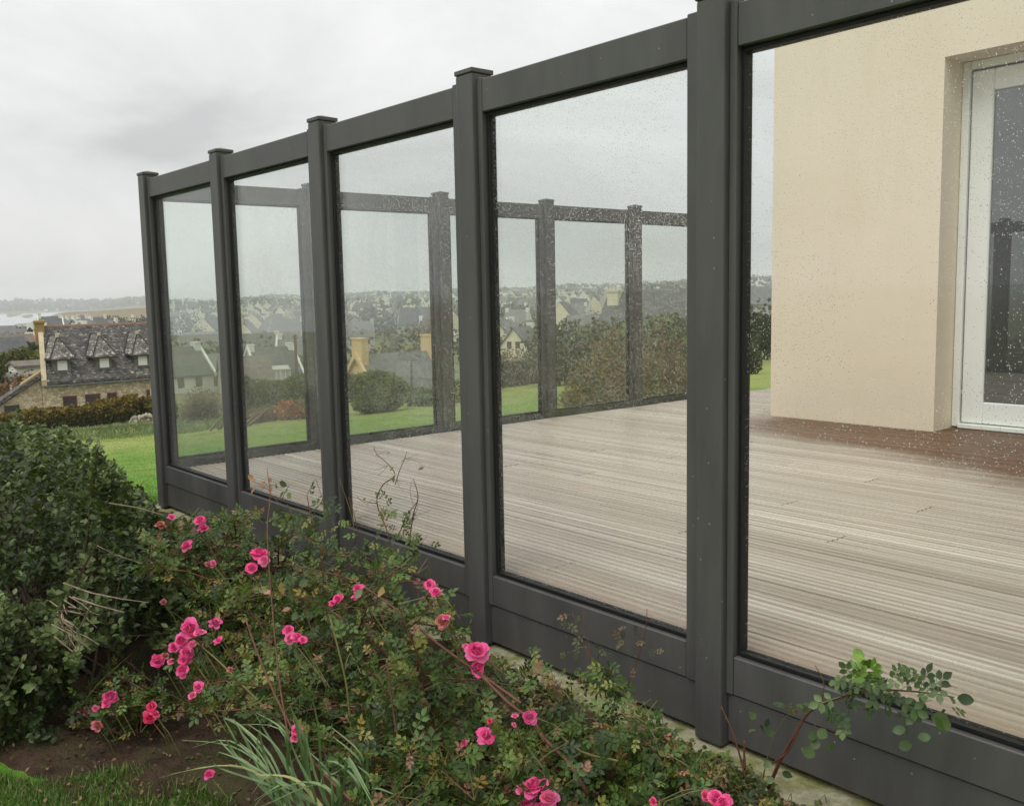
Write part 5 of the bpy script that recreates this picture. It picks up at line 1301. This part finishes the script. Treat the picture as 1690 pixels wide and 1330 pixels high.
# arching cane at the right
Y4 = -.10
cane(rose4, [(1268, 1300), (1290, 1250), (1310, 1215), (1330, 1180), (1355, 1162), (1395, 1148), (1440, 1138), (1500, 1140), (1545, 1145), (1575, 1150)], .0065, .0015, y=Y4, dy=-.06)
cane(rose4, [(1268, 1262), (1300, 1240), (1325, 1190), (1350, 1160)], .003, .002, y=Y4-.02)
cane(rose4, [(1355, 1160), (1360, 1130), (1352, 1110), (1345, 1097)], .002, .0009, y=Y4-.02)
cane(rose4, [(1235, 1300), (1222, 1250), (1208, 1205), (1190, 1165)], .004, .0018, y=-.13)
cane(rose4, [(1230, 1270), (1228, 1240), (1229, 1222)], .004, .0035, y=-.13)
cane(rose4, [(1260, 1280), (1275, 1220), (1300, 1180), (1350, 1158)], .0016, .001, M_canegreen, y=-.12)
cane(rose4, [(1340, 1190), (1350, 1205), (1348, 1215)], .0014, .001, y=Y4-.02)
cane(rose4, [(1345, 1185), (1365, 1200), (1378, 1203)], .0014, .0008, y=Y4-.02)
cane(rose4, [(1540, 1145), (1560, 1130), (1580, 1135)], .0012, .0006, y=-.16)
GL = [(60,82,46),(76,98,56),(52,72,42),(94,114,68)]
leaves_on(rose4, [(1395, 1135), (1410, 1125), (1430, 1130), (1420, 1150), (1440, 1145), (1455, 1135), (1385, 1150), (1405, 1165), (1445, 1160), (1400, 1120), (1425, 1120), (1380, 1165), (1460, 1150), (1395, 1175)], -.14, GL, .062, 2, tpl=COMPR, spread=8)
leaves_on(rose4, [(1425, 1095), (1430, 1105), (1440, 1100), (1420, 1108), (1432, 1115), (1415, 1100), (1428, 1090), (1445, 1112), (1440, 1122)], -.15, [(100,132,52),(118,146,62),(90,122,48)], .028, 3, tpl=round_leaf(1.04), spread=7, droop=-.3)
leaves_on(rose4, [(1480, 1130), (1500, 1120), (1510, 1105), (1525, 1115), (1500, 1150), (1520, 1140), (1540, 1130), (1495, 1165), (1520, 1160), (1545, 1150), (1560, 1165), (1510, 1180), (1475, 1145), (1535, 1110), (1550, 1120)], -.16, GL, .060, 1, tpl=COMPR, spread=8)
leaves_on(rose4, [(1575, 1140), (1580, 1155), (1560, 1170), (1550, 1180), (1500, 1200), (1508, 1215), (1498, 1225), (1505, 1190), (1565, 1180), (1540, 1190)], -.15, GL+[(70,96,40)], .036, 1, tpl=round_leaf(1.04), spread=5, droop=.7)
leaves_on(rose4, [(1345, 1220), (1360, 1232), (1350, 1245), (1338, 1215), (1362, 1218)], -.13, [(62,84,44),(76,96,54)], .034, 1, tpl=round_leaf(1.12), spread=5, droop=.5)
leaves_on(rose4, [(1250, 1190), (1262, 1200), (1240, 1198), (1255, 1206), (1268, 1192), (1300, 1160), (1310, 1165), (1320, 1170), (1278, 1265), (1295, 1270), (1330, 1160), (1274, 1280)], -.13, GL, .026, 1, tpl=round_leaf(1.12), spread=5)
leaves_on(rose4, [(1300, 1165), (1325, 1175), (1315, 1158)], -.13, [(84,80,44),(62,58,36)], .045, 1, tpl=COMPR, spread=6)
# low weeds along the footing at the right
grow_rose(rose4, [(5.0, -.22, .08), (5.2, -.2, .08), (5.4, -.2, .08), (5.1, -.35, .1)], 34, .22, 60, .036, PAL_R, 11, zcap=.14, dens=.035)

# flowers: (column, row, width in px, kind)
FL1 = [(428,916,30,'pink'),(415,938,20,'pink'),(436,925,18,'light'),(709,965,17,'pink'),(719,977,18,'pink'),(731,1026,24,'tan'),(737,1020,14,'light'),(558,988,16,'pink'),(549,996,12,'pink'),
       (591,972,17,'pink'),(588,985,14,'pink'),(477,1040,17,'pink'),(479,1054,18,'light'),(490,1052,18,'pink'),(500,1056,13,'pink'),(314,1038,30,'pink'),(300,1058,24,'pink'),(322,1050,20,'red'),(306,1078,20,'pink'),
       (329,1045,18,'light'),(288,1068,18,'pink'),(262,1090,22,'pink'),(304,1088,20,'pink'),(302,1106,22,'pink'),(355,1029,19,'plum'),(361,1058,15,'pink'),(272,1082,12,'tan'),(283,1092,12,'light'),(318,1065,16,'light'),(312,1078,14,'plum'),
       (490,1206,19,'pink'),(486,1218,13,'light'),(308,901,18,'pink'),(344,932,13,'tan'),(351,930,11,'light'),(331,859,18,'pink'),(336,872,17,'plum'),(283,854,11,'pink'),(264,868,17,'tan'),(270,994,10,'tan'),(380,1105,9,'tan')]
FL2 = [(787,1076,37,'pink'),(790,1103,28,'pink'),(770,1068,14,'light'),(802,1215,28,'pink'),(885,1300,40,'pink'),(872,1322,34,'pink'),(905,1318,32,'light'),(893,1340,30,'pink'),(862,1305,22,'light'),(873,1184,23,'plum'),(850,1182,12,'light'),(766,1227,11,'pink'),
       (1180,1318,30,'pink'),(1195,1325,28,'pink'),(1165,1312,16,'red'),(1078,1322,12,'red'),(848,1196,8,'light'),(808,1190,9,'red')]
FL3 = [(183,1150,24,'plum'),(176,1160,16,'pink'),(137,1173,17,'plum'),(158,1168,11,'light'),(160,1198,18,'tan'),(250,1166,18,'red'),(247,1184,21,'red'),(255,1178,14,'red'),(327,1134,17,'pink'),(318,1148,15,'light'),(345,1278,17,'pink')]
def yfor(u, v, root):
    if root is rose3: return -1.12 if u < 300 else -1.0
    if root is rose2: return -.62 if v > 1150 else -.46
    return np.interp(v, [850, 950, 1050, 1250], [-.62, -.72, -.88, -.98]) if u < 520 else np.interp(v, [950, 1100], [-.48, -.64])
for root, FLs in ((rose1, FL1), (rose2, FL2), (rose3, FL3)):
    for (u, v, w, kd) in FLs:
        p = at_y(u, v, yfor(u, v, root)); dpt = float(np.dot(p-CAM, FW)); sz = w/FPX*dpt
        flower(root, p, sz*1.16, kd, w >= 17)
        base = np.array(root.location); m = MB(); m.tube([p-base, p-base+np.array([rng.normal(0, .02), .03, -.06]), p-base+np.array([rng.normal(0, .04), .06, -.14])], [.0014, .0016, .0018], 4)
        m.build('flower_stalk', M_canegreen, root)

# --- long strap leaves
sl_ = empty('strap_leaf_clump', tuple(at_y(545, 1345, -.86)), 'clump of long grey green strap leaves at the foot of the roses', 'plant')
slb = np.array(sl_.location); slb_z = float(gz(slb[0], slb[1])); 
M_strap = rough_mat('strap_leaf', srgb(84, 110, 70), srgb(124, 146, 98), 9, .5, 0, spec=.4)
M_strapy = rough_mat('strap_leaf_yellow', srgb(140, 140, 88), srgb(160, 158, 104), 9, .5, 0, spec=.4)
def strap(pts_, w=.011, mat=None, y=-1.0, dy=-.06):
    P = [at_y(u, v, y+dy*i/(len(pts_)-1)) for i, (u, v) in enumerate(pts_)]
    Q_ = []
    for i in range(len(P)-1):
        p0_, p1_, p2_, p3_ = P[max(i-1, 0)], P[i], P[i+1], P[min(i+2, len(P)-1)]
        for t in np.linspace(0, 1, 4, endpoint=False): Q_.append(.5*((2*p1_)+(-p0_+p2_)*t+(2*p0_-5*p1_+4*p2_-p3_)*t*t+(-p0_+3*p1_-3*p2_+p3_)*t**3))
    Q_.append(P[-1]); Q_ = np.array(Q_); n = len(Q_)
    V, F = [], []
    for i, q in enumerate(Q_):
        t = unit(Q_[min(i+1, n-1)]-Q_[max(i-1, 0)]); s_ = unit(np.cross(t, unit(CAM-q)*.6+np.array([0, 0, .8]))); ww = w*(1-(i/(n-1))**2.2)*.5+.0006; nn = np.cross(s_, t)
        V += [q-slb-s_*ww, q-slb-nn*ww*.5, q-slb+s_*ww]
    for i in range(n-1):
        for j in (0, 1): F.append((i*3+j, i*3+j+1, i*3+j+4, i*3+j+3))
    link('leaf_blade', np_mesh('leaf_blade', V, [np.array(F)], mat or M_strap, smooth=True), sl_)
BL = [((480,1330),(440,1270),(380,1230),(300,1221)), ((500,1335),(450,1290),(380,1262),(280,1277)), ((470,1330),(425,1260),(405,1220),(385,1185)), ((480,1330),(440,1250),(400,1200),(370,1185)),
      ((455,1330),(435,1280),(425,1240),(430,1185),(445,1168)), ((520,1330),(505,1280),(497,1230),(485,1180),(478,1160)), ((540,1330),(530,1270),(525,1200),(515,1150)), ((530,1330),(460,1290),(400,1255),(360,1240)),
      ((560,1330),(570,1280),(575,1250),(610,1310)), ((600,1330),(590,1290),(560,1260),(540,1255),(535,1250)), ((560,1330),(540,1300),(500,1290),(440,1310),(420,1330)), ((530,1330),(500,1295),(470,1280),(420,1278)),
      ((590,1330),(600,1280),(590,1250),(550,1215)), ((607,1330),(606,1270),(607,1245)), ((470,1335),(420,1285),(385,1240),(370,1215)), ((510,1330),(480,1270),(450,1225),(410,1195)), ((500,1330),(470,1260),(440,1210),(420,1175)),
      ((465,1330),(455,1290),(440,1280),(415,1310)), ((480,1335),(460,1300),(430,1255),(395,1225)), ((550,1335),(548,1300),(540,1270),(510,1240)), ((570,1335),(600,1310),(620,1300),(650,1310)), ((545,1335),(530,1290),(545,1230),(548,1190)), ((525,1335),(515,1300),(490,1250),(470,1200)), ((495,1335),(480,1300),(475,1260),(480,1225))]
BL += [tuple((u+rng.normal(0, 14)*(j > 0), v+rng.normal(0, 12)*(j > 0)) for j, (u, v) in enumerate(b)) for b in BL[:20]]
for i, b in enumerate(BL): strap(b, .0048+.0022*(i % 3), M_strapy if i in (1, 11) else None)

# --- grass
def blades(name, P, h, w, pal, tilt=.5, cl=None):
    n = len(P); d = unit(np.stack([rng.normal(0, tilt, n), rng.normal(0, tilt, n), np.ones(n)], -1))
    V = np.array([(-.5, 0, 0), (.5, 0, 0), (.32, .55, .06), (-.32, .55, .06), (0, 1, .22)]); T = np.array([(3, 2, 4)]); Q_ = np.array([(0, 1, 2, 3)])
    B = frames(d, rdir(n)); W_, F, nv = scatter((V*np.array([w/h, 1, 1]), T, Q_), P, B, h*rng.uniform(.5, 1.2, n))
    o = link(name, np_mesh(name, W_, F, M_leaf, None, cols(n, pal, .2, cl, nv))); o['kind'] = 'stuff'; return o
GP = [(58,88,34),(74,108,44),(92,126,52),(112,138,68),(128,128,78)]
n = 26000
u = rng.uniform(-260, 380, n); v = 1292+12*np.sin(u*.021)+np.clip((u-200)*.12, 0, 60)+rng.uniform(0, 1, n)**1.3*260-8
P = np.array([CAM+ray(a, b)*((-.33-CAM[2])/ray(a, b)[2]) for a, b in zip(u, v)])
P[:, 2] = gz(P[:, 0], P[:, 1])-.005
blades('grass', P, .05, .0045, GP, .55)
P2 = P[:2600]+np.array([0, 0, .012]); nrm = unit(rng.normal(0, .45, (2600, 3))+np.array([0, 0, 1])); dd = unit(np.cross(nrm, rdir(2600)))
foliage('clover', None, P2+rng.normal(0, .008, (2600, 3)), frames(dd, nrm), rng.uniform(.008, .015, 2600), [(64,96,38),(80,114,46),(94,128,56)], M_leaf, LEAF, 1.5)
n = 170000
az = rng.uniform(R(36), R(76), n); r = 5.9*(44/5.9)**rng.uniform(0, 1, n)
x, y = CAM[0]-np.sin(az)*r, CAM[1]+np.cos(az)*r; keep = (x < .62) | (y > 6.95)
x, y = x[keep], y[keep]; P = np.stack([x, y, gz(x, y)-.005], -1)
blades('lawn_blades', P, .05, .006, [(76,112,36),(92,136,42),(106,150,52),(126,158,66)], .6)
# litter and small weeds on the soil
n = 900; x = rng.uniform(2.3, 4.6, n); y = rng.uniform(-1.35, -.75, n); P = np.stack([x, y, soil_z(x, y)+.012], -1)
nrm = unit(rng.normal(0, .5, (n, 3))+np.array([0, 0, 1]))
foliage('leaf_litter', None, P, frames(unit(np.cross(nrm, rdir(n))), nrm), rng.uniform(.008, .022, n), [(96,72,50),(120,92,62),(84,66,46),(78,86,46),(140,112,78)], M_leaf, LEAF, .9)
n = 9000; x = rng.uniform(2.0, 5.7, n); e_ = rng.normal(0, .022, n); y = -.06-3.2*np.abs(e_)+rng.uniform(0, .05, n)*(rng.random(n) < .4); P = np.stack([x, y, np.where(y > -.08, -.004, np.maximum(gz(x, y)+.035, -.3))], -1)
keep = fbm(P*np.array([1, 1, 0]), 3.0) > -.12; P = P[keep]; n = len(P)
nrm = unit(rng.normal(0, .5, (n, 3))+np.array([0, -.3, 1]))
foliage('moss', None, P, frames(unit(np.cross(nrm, rdir(n))), nrm), rng.uniform(.006, .020, n), [(80,86,42),(104,110,54),(128,128,74),(74,70,46),(100,84,58),(62,76,40)], M_leaf, LEAF, 1.2)
# white daisies on the lawn
for i, (u_, v_) in enumerate(((188, 734), (198, 734), (207, 735), (197, 744), (365, 722), (352, 720))):
    d_ = ray(u_, v_); rr_ = 9.0
    for _ in range(30): rr_ = rr_*.5+.5*(CAM[2]-float(gz(*(at_r(u_, v_, rr_)[:2]))))/(-d_[2])*math.hypot(d_[0], d_[1])
    p = at_r(u_, v_, rr_); g = float(gz(p[0], p[1]))
    t = empty('daisy', (p[0], p[1], g), ('leftmost white daisy of the row left of the fence', 'second white daisy of the row left of the fence', 'white daisy of the row closest to the corner post', 'single white daisy below the row left of the fence', 'tiny white daisy behind the first pane, nearer the second post', 'tiny white daisy in the middle of the first pane')[i], 'daisy', 'daisies on the lawn')
    m = MB(); m.tube([(0, 0, 0), (0, 0, .07)], .002, 4); m.build('stalk', M_canegreen, t)
    m = MB()
    for k_ in range(8):
        a = k_*math.pi/4; c_, s_ = math.cos(a), math.sin(a); m.face([(0, 0, .07), (c_*.02-s_*.006, s_*.02+c_*.006, .075), (c_*.026, s_*.026, .074), (c_*.02+s_*.006, s_*.02-c_*.006, .075)])
    m.build('flower', M_pw, t)

# ------------------------------------------------------------------ damp air
hz = MB(); hz.box(-6700, 6700, -6700, 6700, -28, 37)
k = NT('damp_haze'); pv = k.n('ShaderNodeVolumePrincipled'); pv.inputs['Density'].default_value = 0.00031; pv.inputs['Color'].default_value = (.93, .95, .96, 1); pv.inputs['Anisotropy'].default_value = 0.2
k.l(pv.outputs[0], k.o.inputs['Volume'])
o = hz.build('haze', k.m); o['kind'] = 'stuff'
